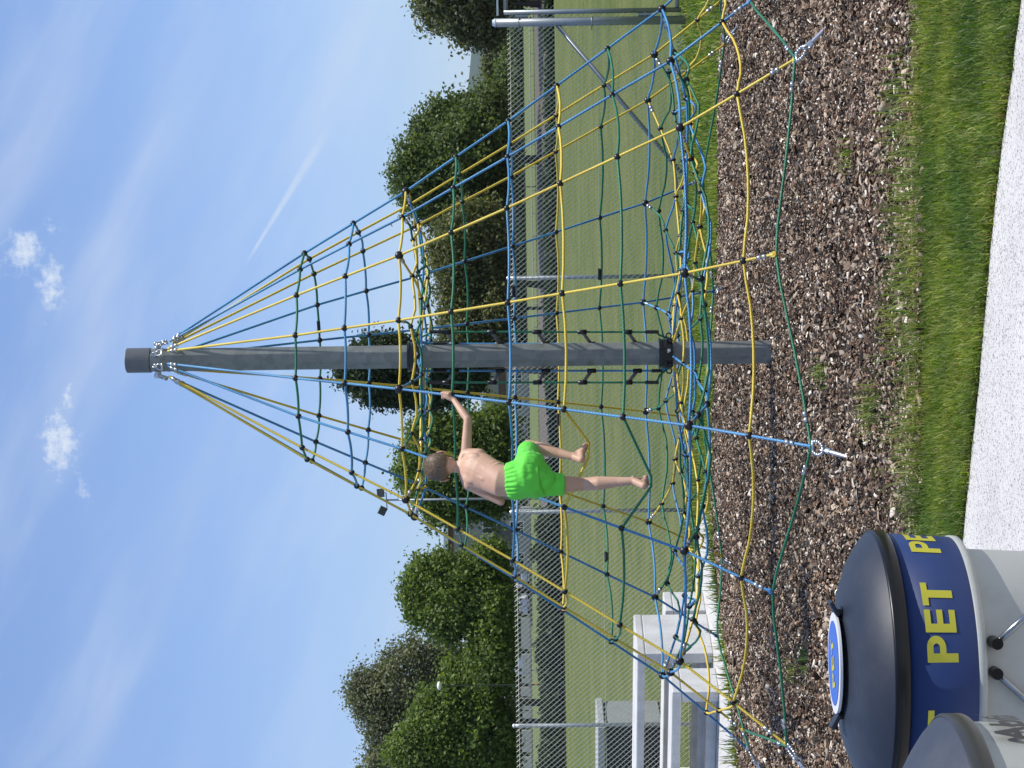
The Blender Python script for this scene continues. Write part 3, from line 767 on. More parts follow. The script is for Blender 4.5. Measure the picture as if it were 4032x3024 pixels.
    # hands closed on the rope: palm, four fingers and a thumb round a line through g with direction rd
    def hand(wr, g, rd, outd):
        rd = rd.normalized(); outd = (outd - rd * outd.dot(rd)).normalized(); sdv = rd.cross(outd)
        # outd points from the rope to the back of the hand
        pc = g + outd * .022
        B.limb([wr, wr.lerp(pc, .5), pc], [.0170, .0185, .0165])
        for i, (o, L) in enumerate(((.027, .92), (.010, 1.0), (-.008, .95), (-.024, .8))):
            kn = pc + rd * o + sdv * .020 * 1.0 + outd * .003
            B.limb([pc + rd * o * .8, kn], [.0125, .0092])
            p = [kn] + [g + rd * o + (outd * math.cos(t) + sdv * math.sin(t)) * .0175 * (.9 + .1 * L) for t in (R(95), R(150), R(205), R(250))]
            B.limb(p, [.0088, .0084, .0078, .0072, .0064], 10)
        th = [pc + rd * .026 - sdv * .012, g + rd * .036 - sdv * .021 + outd * .006, g + rd * .030 - sdv * .016 - outd * .012, g + rd * .016 - sdv * .002 - outd * .019]
        B.limb(th, [.0115, .0095, .0085, .0072], 10)
    g0 = node(2, 0).lerp(node(3, 0), .93); hand(J['rwr'], g0, node(2, 0) - node(3, 0), Vector((-.35, -.9, .15)))
    g1 = node(3, 15).lerp(node(4, 15), .52); J['lwr'] = g1 + Vector((-.05, -.10, -.02))
    hand(J['lwr'], g1, node(3, 15) - node(4, 15), Vector((-.5, -.85, 0)))
    B.limb([J['lel'], J['lel'].lerp(J['lwr'], .35), J['lwr']], [.0245, .0255, .0170])
    # legs
    B.limb([J['rhip'], J['rhip'].lerp(J['rkn'], .5), J['rkn']], [.064, .056, .041]); B.limb([J['rkn'], J['rkn'].lerp(J['ran'], .30) + Vector((0, -.012, 0)), J['rkn'].lerp(J['ran'], .68), J['ran']], [.040, .0420, .0300, .0220])
    B.limb([J['lhip'], J['lhip'].lerp(J['lkn'], .5), J['lkn']], [.062, .053, .0395]); B.limb([J['lkn'], J['lkn'].lerp(J['lan'], .30) + Vector((0, -.012, 0)), J['lkn'].lerp(J['lan'], .68), J['lan']], [.0390, .0415, .0295, .0220])
    def foot(an, heel, ball_, toe, sv):
        heel, ball_, toe = Vector(heel), Vector(ball_), Vector(toe)
        B.limb([an, heel], [.0225, .0225]); B.limb([heel, heel.lerp(ball_, .5) + Vector((0, 0, .010)), ball_], [.0225, .0215, .0205]); B.limb([an, ball_], [.022, .018])
        f = (toe - ball_).normalized(); sv = (sv - f * sv.dot(f)).normalized()
        B.limb([ball_ + sv * .020, ball_ - sv * .020], [.0165, .0150])
        for i in range(5):
            o = .027 - .0130 * i; L = (.042, .040, .036, .031, .026)[i]; r = (.0105, .0080, .0076, .0072, .0070)[i]
            B.limb([ball_ + sv * o * .8, ball_ + sv * o + f * L * .6, ball_ + sv * o + f * L - Vector((0, 0, .006))], [r * 1.1, r, r * .85], 8)
    foot(J['ran'], at(2290, 1809, 11.47), at(2302, 1760, 11.57), at(2312, 1735, 11.61), Vector((-.4, .2, .2)))
    foot(J['lan'], at(2536, 1912, 11.25), at(2543, 1893, 11.36), at(2550, 1888, 11.41), Vector((-1, 0, 0)))
    for k, n_ in (('ran', -1), ('lan', 1)): B.ball(J[k] + Vector((.022 * n_, 0, .004)), .009); B.ball(J[k] - Vector((.022 * n_, 0, -.004)), .009)
    # head: skull, jaw, nose, brow, ears; looks away and slightly to the left
    hz = Vector((-.10, .10, 1)).normalized(); hf = Vector((.05, .98, -.10)); hf = (hf - hz * hf.dot(hz)).normalized(); hx = hf.cross(hz)
    hc = J['head']
    B.ball(hc + hz * .012 - hf * .006, .088, (hx, hf, hz), (.86, 1.03, 1.0), 20); B.ball(hc + hf * .035 - hz * .042, .055, (hx, hf, hz), (.92, .85, .95), 16)
    B.ball(hc - hf * .03 - hz * .045, .050, (hx, hf, hz), (1.0, .9, 1.0), 14)
    B.ball(hc + hf * .084 - hz * .028, .0115, (hx, hf, hz), (1, 1.1, 1.5)); B.limb([hc + hf * .078 + hz * .002, hc + hf * .086 - hz * .02], [.007, .009], 8)
    for s in (-1, 1):
        B.limb([hc + hx * s * .012 + hf * .080 + hz * .014, hc + hx * s * .04 + hf * .068 + hz * .014], [.007, .006], 8)
        B.limb([hc + hx * s * .004 + hf * .079 - hz * .055, hc + hx * s * .018 + hf * .072 - hz * .055], [.006, .005], 8)
        e = hc + hx * s * .076 - hz * .014 - hf * .004; out = (hx * s * .75 - hf * .66).normalized()
        rim = [e + out * (.010 + .008 * abs(math.sin(t))) + hz * (.027 * math.cos(t)) + hf * (-.010 * math.sin(t)) for t in [R(x) for x in (20, 60, 100, 140, 175)]]
        B.limb(rim, [.0048, .0056, .0056, .0052, .0056], 8); B.ball(e + out * .007, .022, (hf, out, hz), (.55, .32, 1.05), 10)
    body = B.obj('body', M('skin'), P, .0042, 5, .5)
    # shorts
    S = Body()
    wz = [(J['waist'] + Vector((0, 0, -.010)), .104, .084), (J['waist'].lerp(J['pelvis'], .35), .110, .094), (J['pelvis'] + Vector((0, 0, .012)), .118, .104), (J['pelvis'] + Vector((0, 0, -.035)), .114, .104), (J['pelvis'] + Vector((0, 0, -.075)), .100, .098)]
    ss = []
    for i, (c, a, b) in enumerate(wz):
        nx = (J['waist'] - J['pelvis']).normalized(); ax = hipside.copy(); ax = (ax - nx * ax.dot(nx)).normalized(); ss.append((c, ax * a, nx.cross(ax) * b))
    S.loft(ss, 28)
    e1 = J['rhip'].lerp(J['rkn'], .80); S.limb([J['rhip'] + Vector((0, -.02, .01)), J['rhip'].lerp(J['rkn'], .45)], [.080, .072]); S.b.cyl(J['rhip'].lerp(J['rkn'], .45), e1, .072, .066, 20)
    e2 = J['lhip'].lerp(J['lkn'], .58); S.limb([J['lhip'] + Vector((-.004, -.01, .0)), J['lhip'].lerp(J['lkn'], .25)], [.078, .070]); S.b.cyl(J['lhip'].lerp(J['lkn'], .25), e2, .070, .066, 20)
    # gathers under the waistband and folds
    for i in range(26):
        t = 2 * math.pi * i / 26 + random.uniform(-.05, .05); c0, ax0, ay0 = ss[0]; c1, ax1, ay1 = ss[1]; c2, ax2, ay2 = ss[2]
        q = [c0 + ax0 * math.cos(t) * 1.0 + ay0 * math.sin(t) * 1.0, c1 + ax1 * math.cos(t) * 1.02 + ay1 * math.sin(t) * 1.02, c1.lerp(c2, .5) + ax2 * math.cos(t) * .96 + ay2 * math.sin(t) * .96]
        S.limb(q, [.0058, .0062, .003], 8)
    S.ball(at(2090, 1832, 11.375), .086); S.ball(at(2098, 1905, 11.36), .080); S.limb([at(2085, 1870, 11.355), at(2140, 1888, 11.36)], [.090, .070])
    S.limb([at(2110, 1838, 11.375), at(2138, 1868, 11.38)], [.060, .058])
    so_ = S.obj('swim_shorts', M('shorts'), P, .0050, 2, .4)
    for nm, sc, st in (('cloth_folds', .085, .016), ('cloth_creases', .040, .004)):
        tx = bpy.data.textures.new(nm, 'CLOUDS'); tx.noise_scale = sc; tx.noise_depth = 1
        dm = so_.modifiers.new(nm, 'DISPLACE'); dm.texture = tx; dm.texture_coords = 'GLOBAL'; dm.strength = st; dm.mid_level = .42
    so_.modifiers.new('soften', 'SMOOTH').iterations = 1; props(so_, 'bright green swim shorts gathered at the waist')
    # hair: short strands over the skull
    n = 9000; V = []; Fc = []
    k = 0; cols = []
    ctr = hc + hz * .012 - hf * .006
    while k < n:
        d = Vector(RNG.normal(0, 1, 3)).normalized(); a, b, c = d.dot(hx), d.dot(hf), d.dot(hz)
        if b > .55 and c < .55: continue
        if c < -.55 - .15 * b: continue
        if b > .05 and c < .05: continue
        p = ctr + hx * a * .0757 + hf * b * .0906 + hz * c * .088
        if b > -.35 and c < -.05 and abs(a) > .75: continue
        comb = (-hz * .75 + hf * .1 + hx * .25 + Vector(RNG.normal(0, .45, 3))); comb = (comb - d * comb.dot(d)).normalized()
        L = random.uniform(.018, .034); w = d.cross(comb).normalized() * .0011
        m1 = p + comb * L * .5 + d * .007; m2 = p + comb * L + d * .0055
        o = len(V); V += [p - w, p + w, m1 + w, m1 - w, m2 + w * .3, m2 - w * .3]; Fc += [(o, o + 1, o + 2, o + 3), (o + 3, o + 2, o + 4, o + 5)]
        g = random.uniform(.35, 1.9); cols += [(.200 * g, .135 * g, .082 * g)] * 6; k += 1
    hm = np_mesh('hair', [tuple(v) for v in V], Fc, col=cols)
    hair_strand = mat('hair_strand', rough=.45, fn=lambda h, b, o: h.l(h.n('ShaderNodeAttribute', attribute_name='Col').outputs['Color'], b.inputs['Base Color']))
    ho = link('hair', hm, hair_strand, P)
    sk = Body(); sk.ball(ctr + hz * .004 - hf * .004, .0895, (hx, hf, hz), (.862, 1.03, 1.0), 20)
    cap = bmesh.new(); cap.from_mesh(sk.b.mesh('t'))
    dl = []
    for v in cap.verts:
        d = (v.co - ctr); d.normalize(); a, b, c = d.dot(hx), d.dot(hf), d.dot(hz)
        if (b > .5 and c < .6) or c < -.55 - .15 * b or (b > .0 and c < .1) or (b > -.35 and c < -.1 and abs(a) > .72): dl.append(v)
    bmesh.ops.delete(cap, geom=dl, context='VERTS'); cm = bpy.data.meshes.new('hair_cap'); cap.to_mesh(cm); cap.free()
    link('hair_cap', cm, M('hair'), ho, True)
    for s in (-1, 1):
        eb = Body(); eb.ball(hc + hx * s * .030 + hf * .075 - hz * .002, .0085, n=10); eb.b.obj('eye', mat('eye', (.7, .68, .66), .2), P, True)
child()

# ------------------------------------------------------------------ chain-link fence and gate
FY = 19.9; FX0, FX1 = -5.6, 3.82; FZ = 1.86
FN = thing('chain_link_fence', 'galvanised chain link fence with round posts along the sports field', 'fence', (0, FY, 0))
def wire_mesh():
    V = []; Fc = []; sx, hgt, r = .0515, FZ - .04, .0028; slope = .84
    run = hgt * slope; n = int((FX1 - FX0 + run) / sx)
    for s in (-1, 1):
        r = .0033 if s < 0 else .0012
        for i in range(n + 1):
            x0 = FX0 - run + i * sx if s > 0 else FX0 + i * sx
            a = Vector((x0, FY + .0025 * s, .05)); b = Vector((x0 + s * run, FY + .0025 * s, .05 + hgt))
            d = b - a
            t0, t1 = 0.0, 1.0
            for lim, sg in ((FX0, 1), (FX1, -1)):
                if d.x != 0:
                    t = (lim - a.x) / d.x
                    if (d.x > 0) == (sg > 0): t0 = max(t0, t)
                    else: t1 = min(t1, t)
            if t1 - t0 < .02: continue
            p, q = a + d * t0, a + d * t1; u = d.normalized(); w = u.cross(Vector((0, 1, 0))).normalized(); o = len(V); yv = Vector((0, 1, 0))
            for e in (p, q):
                for k in range(4):
                    an = math.pi / 2 * k; V.append(e + w * r * math.cos(an) + yv * r * math.sin(an))
            Fc += [(o + k, o + (k + 1) % 4, o + 4 + (k + 1) % 4, o + 4 + k) for k in range(4)]
    return np_mesh('chain_link_mesh', [tuple(v) for v in V], Fc)
wm = link('chain_link_mesh', wire_mesh(), M('wire'), FN); wm['kind'] = 'stuff'
for ny in (1095, 2016, 2858):
    b = at(2020, ny, FY + .03); mb = MB(); mb.cyl((b.x, b.y, 0), (b.x, b.y, FZ + .03), .021, n=14)
    po = mb.obj('post', M('fence_post'), FN, True)
    cp = MB(); cp.cyl((b.x, b.y, FZ + .031), (b.x, b.y, FZ + .05), .024, .012, n=14); cp.obj('post_cap', mat('cap_white', (.72, .74, .74), .35, .2), po)
for z in (FZ - .02, .95, .10):
    mb = MB(); mb.cyl((FX0, FY + .012, z), (FX1, FY + .012, z), .0022, n=6); mb.obj('tension_wire', M('wire'), FN)
gp = gnd(2722, 57); gx = gp.x
mb = MB(); mb.cyl((gx, FY, -.1), (gx, FY, 1.985), .044, n=20); gpo = mb.obj('corner_post', M('fence_post'), FN, True)
mb = MB(); mb.cyl((gx, FY, 1.986), (gx, FY, 2.02), .046, .030, n=20); mb.obj('post_cap', M('cap_white'), gpo)
b0 = at(2188, 92, FY); b1 = at(2672, 668, FY + .02)
dd = (b1 - b0).normalized()
mb = MB(); mb.cyl(b0, b1 + dd * .05, .023, n=14); mb.obj('brace', M('fence_post'), FN, True)
for z in (1.75, 1.0, .25):
    mb = MB(); mb.torus((gx, FY, z), (1, 0, 0), (0, 1, 0), .047, .006, 18, 6); mb.cyl((gx - .09, FY, z), (gx - .04, FY, z), .008, n=8); mb.obj('clamp', M('fence_steel'), FN)
GT = thing('metal_gate', 'grey tubular metal gate hung on the thick fence post', 'gate', (gx + .13, FY, 0))
gx0, gx1 = gx + .105, gx + 1.25
for name, a, b, r in (('gate_stile', (gx0, FY, .08), (gx0, FY, 1.90), .026), ('gate_stile', (gx1, FY, .08), (gx1, FY, 1.90), .026), ('gate_rail', (gx0 + .027, FY, 1.88), (gx1 - .027, FY, 1.88), .022), ('gate_rail', (gx0 + .027, FY, .12), (gx1 - .027, FY, .12), .022)):
    mb = MB(); mb.cyl(a, b, r, n=14); mb.obj(name, M('fence_post'), GT, True)
mb = MB(); mb.box((gx0 - .03, FY - .012, 1.955), (gx1, FY + .012, 1.975)); mb.obj('gate_top_strip', M('cap_white'), GT)
for z in (.45, 1.72):
    mb = MB(); mb.cyl((gx + .045, FY, z), (gx0 - .02, FY, z), .016, n=10); mb.cyl((gx + .062, FY, z - .07), (gx + .062, FY, z + .07), .020, n=12); mb.obj('hinge', M('fence_steel'), GT)
gm = MB()
for i in range(26):
    x = gx0 + .03 + i * .045
    for s in (-1, 1):
        x1 = x + s * 1.5; lo, hi = gx0 + .027, gx1 - .027; t0 = 0.0; t1 = 1.0
        if s > 0: t1 = min(1, (hi - x) / 1.5)
        else: t1 = min(1, (x - lo) / 1.5)
        if t1 > .03: gm.cyl((x, FY + .002 * s, .14), (x + s * 1.5 * t1, FY + .002 * s, .14 + 1.72 * t1), .002, n=4, cap=False)
g_ = gm.obj('gate_mesh', M('wire'), GT); g_['kind'] = 'stuff'

# ------------------------------------------------------------------ concrete picnic table with two benches
def slab_set():
    e = Vector((.42, .907, 0)); l = Vector((-.907, .42, 0)); cz = Vector((0, 0, 1))
    def slab(mb, p, le, ll, z0, z1): mb.obox(Vector((p.x, p.y, (z0 + z1) / 2)) + e * le / 2 + l * ll / 2, e * le / 2, l * ll / 2, cz * (z1 - z0) / 2)
    def piece(nm, label, cat, p, w, L, hgt, th, leg, rail, lz=.0):
        T = thing(nm, label, cat, (p.x, p.y, .012))
        mb = MB(); slab(mb, p, w, L, hgt - th, hgt); mb.obj('table_top' if cat == 'table' else 'seat', M('concrete'), T, bevel=.012)
        for o in (0, L - leg):
            mb = MB(); slab(mb, p + l * o + e * .004 + l * .003, w - .008, leg - .006, .012, hgt - th - .001); mb.obj('leg', M('concrete'), T, bevel=.010)
        mb = MB(); slab(mb, p + l * leg + e * (w * .32), w * .36, L - 2 * leg - .002, .014, rail); mb.obj('base_rail', M('concrete'), T, bevel=.008)
    t0 = gnd(2814, 2572); piece('picnic_table', 'concrete picnic table with thick slab end beside the fence', 'table', t0, .70, 2.3, .715, .075, .115, .10)
    f0 = gnd(2838, 2724); piece('park_bench', 'concrete bench in front of the concrete picnic table', 'bench', f0, .40, 2.2, .435, .085, .115, .11)
    b0_ = gnd(2772, 2327) - e * .36; piece('park_bench', 'concrete bench behind the concrete picnic table', 'bench', b0_, .36, 2.2, .405, .080, .115, .11)
slab_set()

# storage box behind the fence
def storage_box():
    Y = 26.6; a = at(2480, 2762, Y); zt = .90; x1 = at(2400, 2762, Y).x; xm = at(2400, 2852, Y - .9).x
    T = thing('storage_box', 'low black storage box with grey side and pale lid behind the fence', 'box', (x1 - 1.2, Y, 0))
    f = [(xm, Y - .9), (x1, Y)]; dx, dy = x1 - xm, .9
    def q(name, pts, z0, z1, mt, bev=.008):
        mb = MB(); mb.poly(pts, z0, z1); mb.obj(name, mt, T, bevel=bev)
    q('body', [(xm, Y - .9), (x1, Y), (x1 - 2.2, Y + .9), (xm - 2.2, Y)], 0, zt - .13, mat('box_black', fn=vary((.018, .020, .022), .3, 6), rough=.6))
    d = Vector((dx, dy, 0)).normalized(); nrm = Vector((d.y, -d.x, 0)) * .012
    q('side_panel', [(xm + nrm.x + .02 * d.x, Y - .9 + nrm.y + .02 * d.y), (x1 + nrm.x - .01 * d.x, Y + nrm.y - .01 * d.y), (x1 - .01 * d.x - .001, Y - .01 * d.y + .001), (xm + .02 * d.x - .001, Y - .9 + .02 * d.y + .001)], .02, zt - .17, mat('box_grey', fn=vary((.28, .29, .28), .2, 5), rough=.8))
    q('lid', [(xm - .03, Y - .96), (x1 + .06, Y - .02), (x1 - 2.22, Y + .95), (xm - 2.28, Y - .02)], zt - .128, zt - .03, mat('box_lid', fn=vary((.42, .42, .41), .35, 7), rough=.8), .015)
storage_box()

# ------------------------------------------------------------------ the two bins in front
def worn(base, dust, amt=.35, r0=.5):
    """plastic with dried splashes, dust and fine scratches"""
    def fn(h, b, out):
        p = geopos(h); n = h.noise(p, 5.0, 6, .7); sp = h.n('ShaderNodeTexVoronoi'); sp.inputs['Scale'].default_value = 70; h.l(p, sp.inputs['Vector'])
        sx = h.n('ShaderNodeSeparateXYZ'); h.l(p, sx.inputs[0])
        run = h.noise(h.comb(h.math('MULTIPLY', sx.outputs[0], 45.0), h.math('MULTIPLY', sx.outputs[1], 45.0), h.math('MULTIPLY', sx.outputs[2], 4.0)), 1.0, 4, .6)
        d = h.math('MULTIPLY', h.step(n, .42, .75), amt)
        d = h.math('ADD', d, h.math('MULTIPLY', h.math('SUBTRACT', 1.0, h.step(sp.outputs['Distance'], .06, .12)), .30 * amt / .35))
        d = h.math('ADD', d, h.math('MULTIPLY', h.step(run, .58, .72), .35 * amt), clamp=True)
        h.l(h.mix(d, base, dust), b.inputs['Base Color']); h.l(h.math('ADD', r0, h.math('MULTIPLY', n, .25)), b.inputs['Roughness'])
        bump(h, b, h.noise(p, 120.0, 3), .05, .001)
    return fn
mat('lid_plastic', fn=worn((.017, .023, .038), (.08, .09, .11), .20, .36), spec=.45)
mat('rim_black', fn=worn((.004, .004, .005), (.03, .03, .03), .12, .18), spec=.3)
mat('bin_white', fn=worn((.36, .37, .345), (.20, .19, .165), .28, .42))
mat('band_blue', fn=worn((.006, .023, .105), (.03, .045, .10), .25, .36))
mat('print_yellow', (.46, .43, .025), .5)
mat('print_black', (.03, .028, .028), .5)
def text_mesh(name, body, size, bold=.0, extr=0.0):
    cu = bpy.data.curves.new(name, 'FONT'); cu.body = body; cu.size = size; cu.offset = bold; cu.extrude = extr; cu.align_x = 'CENTER'; cu.align_y = 'CENTER'; cu.resolution_u = 6
    o = bpy.data.objects.new(name, cu); C.objects.link(o); dg = bpy.context.evaluated_depsgraph_get(); me = bpy.data.meshes.new_from_object(o.evaluated_get(dg))
    bpy.data.objects.remove(o); bm = bmesh.new(); bm.from_mesh(me)
    bmesh.ops.subdivide_edges(bm, edges=[x for x in bm.edges if x.calc_length() > size * .12], cuts=3); bmesh.ops.triangulate(bm, faces=bm.faces); bm.to_mesh(me); bm.free(); return me
def block_letters(s, hgt):
    """heavy sans capitals P, E, T as flat polygons; returns list of quads in a plane"""
    V = []; Fc = []
    def rect(x0, y0, x1, y1, nx=6):
        for i in range(nx):
            a = x0 + (x1 - x0) * i / nx; b = x0 + (x1 - x0) * (i + 1) / nx; o = len(V)
            V.extend([(a, y0), (b, y0), (b, y1), (a, y1)]); Fc.append((o, o + 1, o + 2, o + 3))
    x = 0.0; st = .24 * hgt
    for ch in s:
        if ch == 'T': rect(x, hgt - st * .85, x + .72 * hgt, hgt); rect(x + .36 * hgt - st / 2, 0, x + .36 * hgt + st / 2, hgt - st * .85); x += .80 * hgt
        elif ch == 'E':
            rect(x, 0, x + st, hgt)
            for y in (0, hgt * .5 - st * .40, hgt - st * .82): rect(x + st, y, x + .64 * hgt, y + st * .82)
            x += .76 * hgt
        elif ch == 'P':
            rect(x, 0, x + st, hgt); c = (x + .40 * hgt, hgt - .31 * hgt); ro, ri = .31 * hgt, .31 * hgt - st * .85
            rect(x + st, hgt - st * .85, c[0], hgt); rect(x + st, hgt - 2 * ro, c[0], hgt - 2 * ro + st * .85)
            n = 14
            for i in range(n):
                t0, t1 = [math.pi * (k / n) - math.pi / 2 for k in (i, i + 1)]; o = len(V)
                for t, r in ((t0, ri), (t0, ro), (t1, ro), (t1, ri)): V.append((c[0] + r * math.cos(t), c[1] + r * math.sin(t)))
                Fc.append((o, o + 1, o + 2, o + 3))
            x += .80 * hgt
    w = x - .08 * hgt
    return [(a - w / 2, b - hgt / 2) for a, b in V], Fc, w
def pet_bin():
    Rr = .31; d = Rr * FPX / 523; c = at(3500, 2614, d); z_rim = EYE + ray(3478, 2614).z * d
    B = thing('recycling_bin', 'round recycling bin with dark domed lid and blue band reading PET', 'bin', (c.x, c.y, .01)); O = (c.x, c.y, 0)
    zr = .832
    mb = MB(); mb.lathe([(.0, .012), (.225, .012), (.235, .02), (.266, .628)], O, 64); mb.obj('body', M('bin_white'), B, True)
    mb = MB(); mb.lathe([(.2655, .627), (.289, .628), (.296, .632), (.297, .645), (.292, .6485)], O, 96); mb.obj('lower_lip', M('bin_white'), B, True)
    mb = MB(); mb.lathe([(.2935, .648), (.3035, .800), (.296, .801)], O, 96); bd = mb.obj('blue_band', M('band_blue'), B, True)
    mb = MB(); mb.lathe([(.30, .7985), (.309, .7985), (.312, .802), (.313, .828), (.310, .8325), (.304, .8335)], O, 96); mb.obj('rim', M('rim_black'), B, True)
    mb = MB(); mb.lathe([(.3065, .833), (.292, .847), (.270, .862), (.243, .8765), (.20, .892), (.15, .903), (.08, .910), (.0, .912)], O, 96); mb.obj('lid', M('lid_plastic'), B, True)
    # PET repeated around the band, wrapped on its curve
    Vt, Ft, w = block_letters('PET', .068)
    for kk in range(-2, 4):
        a0 = R(-90 + 26.5) + kk * R(55.7); V = []
        for px_, py_ in Vt:
            zz = .7265 + py_; rr = .2935 + .0100 * (zz - .648) / .152 + .0012; a = a0 + px_ * 1.20 / .2985
            V.append((c.x + rr * math.cos(a), c.y + rr * math.sin(a), zz))
        link('lettering', np_mesh('lettering', V, Ft), M('print_yellow'), bd)
    # round flap on the lid with a printed disc
    fc = at(3304, 2613, d - .02); fz = fc.z; tx = Vector((1, 0, 0)); ty = Vector((0, math.cos(R(-1.8)), math.sin(R(-1.8)))); fc = Vector((fc.x, c.y - .01, .914)); nz = tx.cross(ty)
    def disc(r, o, th, mt, name, par):
        mb = MB(); mb.cyl(fc + nz * o, fc + nz * (o + th), r, n=64); return mb.obj(name, mt, par, bevel=.0008)
    fl = disc(.117, 0, .007, mat('flap_white', (.66, .66, .68), .4), 'flap', B); disc(.098, .0075, .001, mat('flap_blue', (.035, .12, .50), .35), 'flap_disc', fl)
    V2, F2, w2 = block_letters('PET', .050); V = [tuple(fc + tx * (a * math.cos(.25) - b * math.sin(.25)) + ty * (a * math.sin(.25) + b * math.cos(.25)) + nz * .0095) for a, b in V2]
    link('flap_lettering', np_mesh('flap_lettering', V, F2), M('print_yellow'), fl)
    for s in (-1, 1):
        p = fc + tx * s * .118 - ty * .02
        mb = MB(); mb.obox(p + Vector((s * .012, 0, .008)), tx * .016 + Vector((0, 0, .009 * s * 1.0)), ty * .022, Vector((-.003 * s, 0, .004))); mb.obj('flap_tab', M('lid_plastic'), fl, bevel=.002)
        mb = MB(); mb.cyl(p - Vector((0, 0, .02)), p + Vector((0, 0, .004)), .010, n=12); mb.obj('hinge', M('rim_black'), fl)
    # two steel rods leaning apart on the front
    for ya, yb in ((2533, 2392), (2651, 2790)):
        p = at(3922, ya, d - .285); q = at(4080, yb, d - .270); q = q + (q - p) * .6
        mb = MB(); mb.cyl(p, q, .0075, n=12); rdo = mb.obj('rod', mat('chrome_dark', (.30, .31, .31), .22, .9), B, True)
        mb = MB(); mb.cyl(p + Vector((0, -.014, 0)), p + Vector((0, .035, 0)), .013, n=14); mb.obj('rod_bolt', M('rim_black'), rdo)
    return c, zr
pet_bin()
def waste_bin():
    Rr = .29; d = 2.70; c = Vector((-.76, d, 0)); zr = 1.028
    B = thing('waste_bin', 'nearer grey waste bin with domed lid and black lettering at the picture corner', 'bin', (c.x, c.y, .01)); O = (c.x, c.y, 0)
    mb = MB(); mb.lathe([(0, .012), (.24, .012), (.25, .02), (.279, zr - .022)], O, 64); bo = mb.obj('body', M('bin_white'), B, True)
    mb = MB(); mb.lathe([(.276, zr - .021), (.2885, zr - .021), (.2905, zr - .017), (.2905, zr + .006), (.286, zr + .010)], O, 96); mb.obj('rim', mat('rim_grey', (.030, .029, .027), .4), B, True)
    mb = MB(); mb.lathe([(.2855, zr + .0095), (.270, zr + .024), (.247, zr + .040), (.228, zr + .051), (.19, zr + .070), (.12, zr + .094), (.05, zr + .105), (0, zr + .107)], O, 96)
    mb.obj('lid', mat('lid_grey', fn=worn((.038, .047, .070), (.14, .145, .15), .2, .45), spec=.35), B, True)
    me = text_mesh('lettering', 'Abfall', .066, .0020)
    xs_ = [v.co.x for v in me.vertices]; x0 = min(xs_)
    a0 = R(-90) + R(71.3)
    for v in me.vertices:
        zz = zr - .067 + v.co.y; rr = .2445 + (.279 - .2445) * (zz / (zr - .022)) + .0035 + .006; a = a0 + (v.co.x - x0) / .2835
        v.co = Vector((c.x + rr * math.cos(a), c.y + rr * math.sin(a), zz))
    link('lettering', me, M('print_black'), bo)
waste_bin()

# ------------------------------------------------------------------ trees
def leaf_cloud(lobes, n, size, cols, clump, flat=.35, up=.35):
    """lobes: (centre, (rx, ry, rz)); leaves gathered in small clumps through the outer part of the crown"""
    lobes = [(np.array(c, float), np.array(r, float)) for c, r in lobes]
    vol = np.array([r.prod() ** (2 / 3) for _, r in lobes]); vol /= vol.sum()
    per = 16; nc = max(1, n // per)
    li = RNG.choice(len(lobes), nc, p=vol); d = RNG.normal(0, 1, (nc, 3)); d /= np.linalg.norm(d, axis=1)[:, None]
    rad = RNG.uniform(.30, 1.0, nc) ** .45 * RNG.uniform(.90, 1.12, nc)
    cc = np.array([l[0] for l in lobes])[li]; rr = np.array([l[1] for l in lobes])[li]
    bump_ = 1 + .22 * np.sin(d[:, 0] * 6 + li * 1.7) * np.sin(d[:, 2] * 7 + li) + .08 * np.sin(d[:, 1] * 13 + d[:, 2] * 11)
    cen = cc + d * rr * (rad * bump_)[:, None]
    tone = RNG.uniform(.62, 1.38, nc)
    N = nc * per; ci = np.repeat(np.arange(nc), per)
    P = cen[ci] + RNG.normal(0, clump, (N, 3)) * np.array([1, 1, .75])
    nrm = d[ci] * .6 + RNG.normal(0, .65, (N, 3)) + np.array([0, 0, up]); nrm /= np.linalg.norm(nrm, axis=1)[:, None]
    t = np.cross(nrm, RNG.normal(0, 1, (N, 3))); t /= np.linalg.norm(t, axis=1)[:, None]; b = np.cross(nrm, t)
    s = size * RNG.uniform(.6, 1.35, N)
    Q = np.stack([P - t * s[:, None], P + b * (s * .62)[:, None] + nrm * (s * .15)[:, None], P + t * s[:, None], P - b * (s * .62)[:, None] + nrm * (s * .15)[:, None]], 1)
    cols = np.array(cols); c = cols[RNG.integers(0, len(cols), N)] * (tone[ci] * RNG.uniform(.8, 1.2, N))[:, None]
    return np_mesh('crown', Q.reshape(-1, 3), np.arange(N * 4).reshape(-1, 4), col=np.repeat(c, 4, 0))
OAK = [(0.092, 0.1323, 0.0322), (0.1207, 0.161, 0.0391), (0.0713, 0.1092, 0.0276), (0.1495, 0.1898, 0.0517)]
OLIVE = [(0.1265, 0.1437, 0.0483), (0.1667, 0.1782, 0.0644), (0.0978, 0.115, 0.0391), (0.207, 0.2127, 0.0897)]
BRIGHT = [(0.1207, 0.1782, 0.0345), (0.1552, 0.2185, 0.0437), (0.092, 0.1437, 0.0299), (0.1955, 0.2587, 0.0575)]
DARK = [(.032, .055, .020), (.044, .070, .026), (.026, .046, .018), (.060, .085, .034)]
WILLOW = [(.15, .165, .082), (.19, .20, .105), (.115, .13, .065), (.22, .23, .14)]
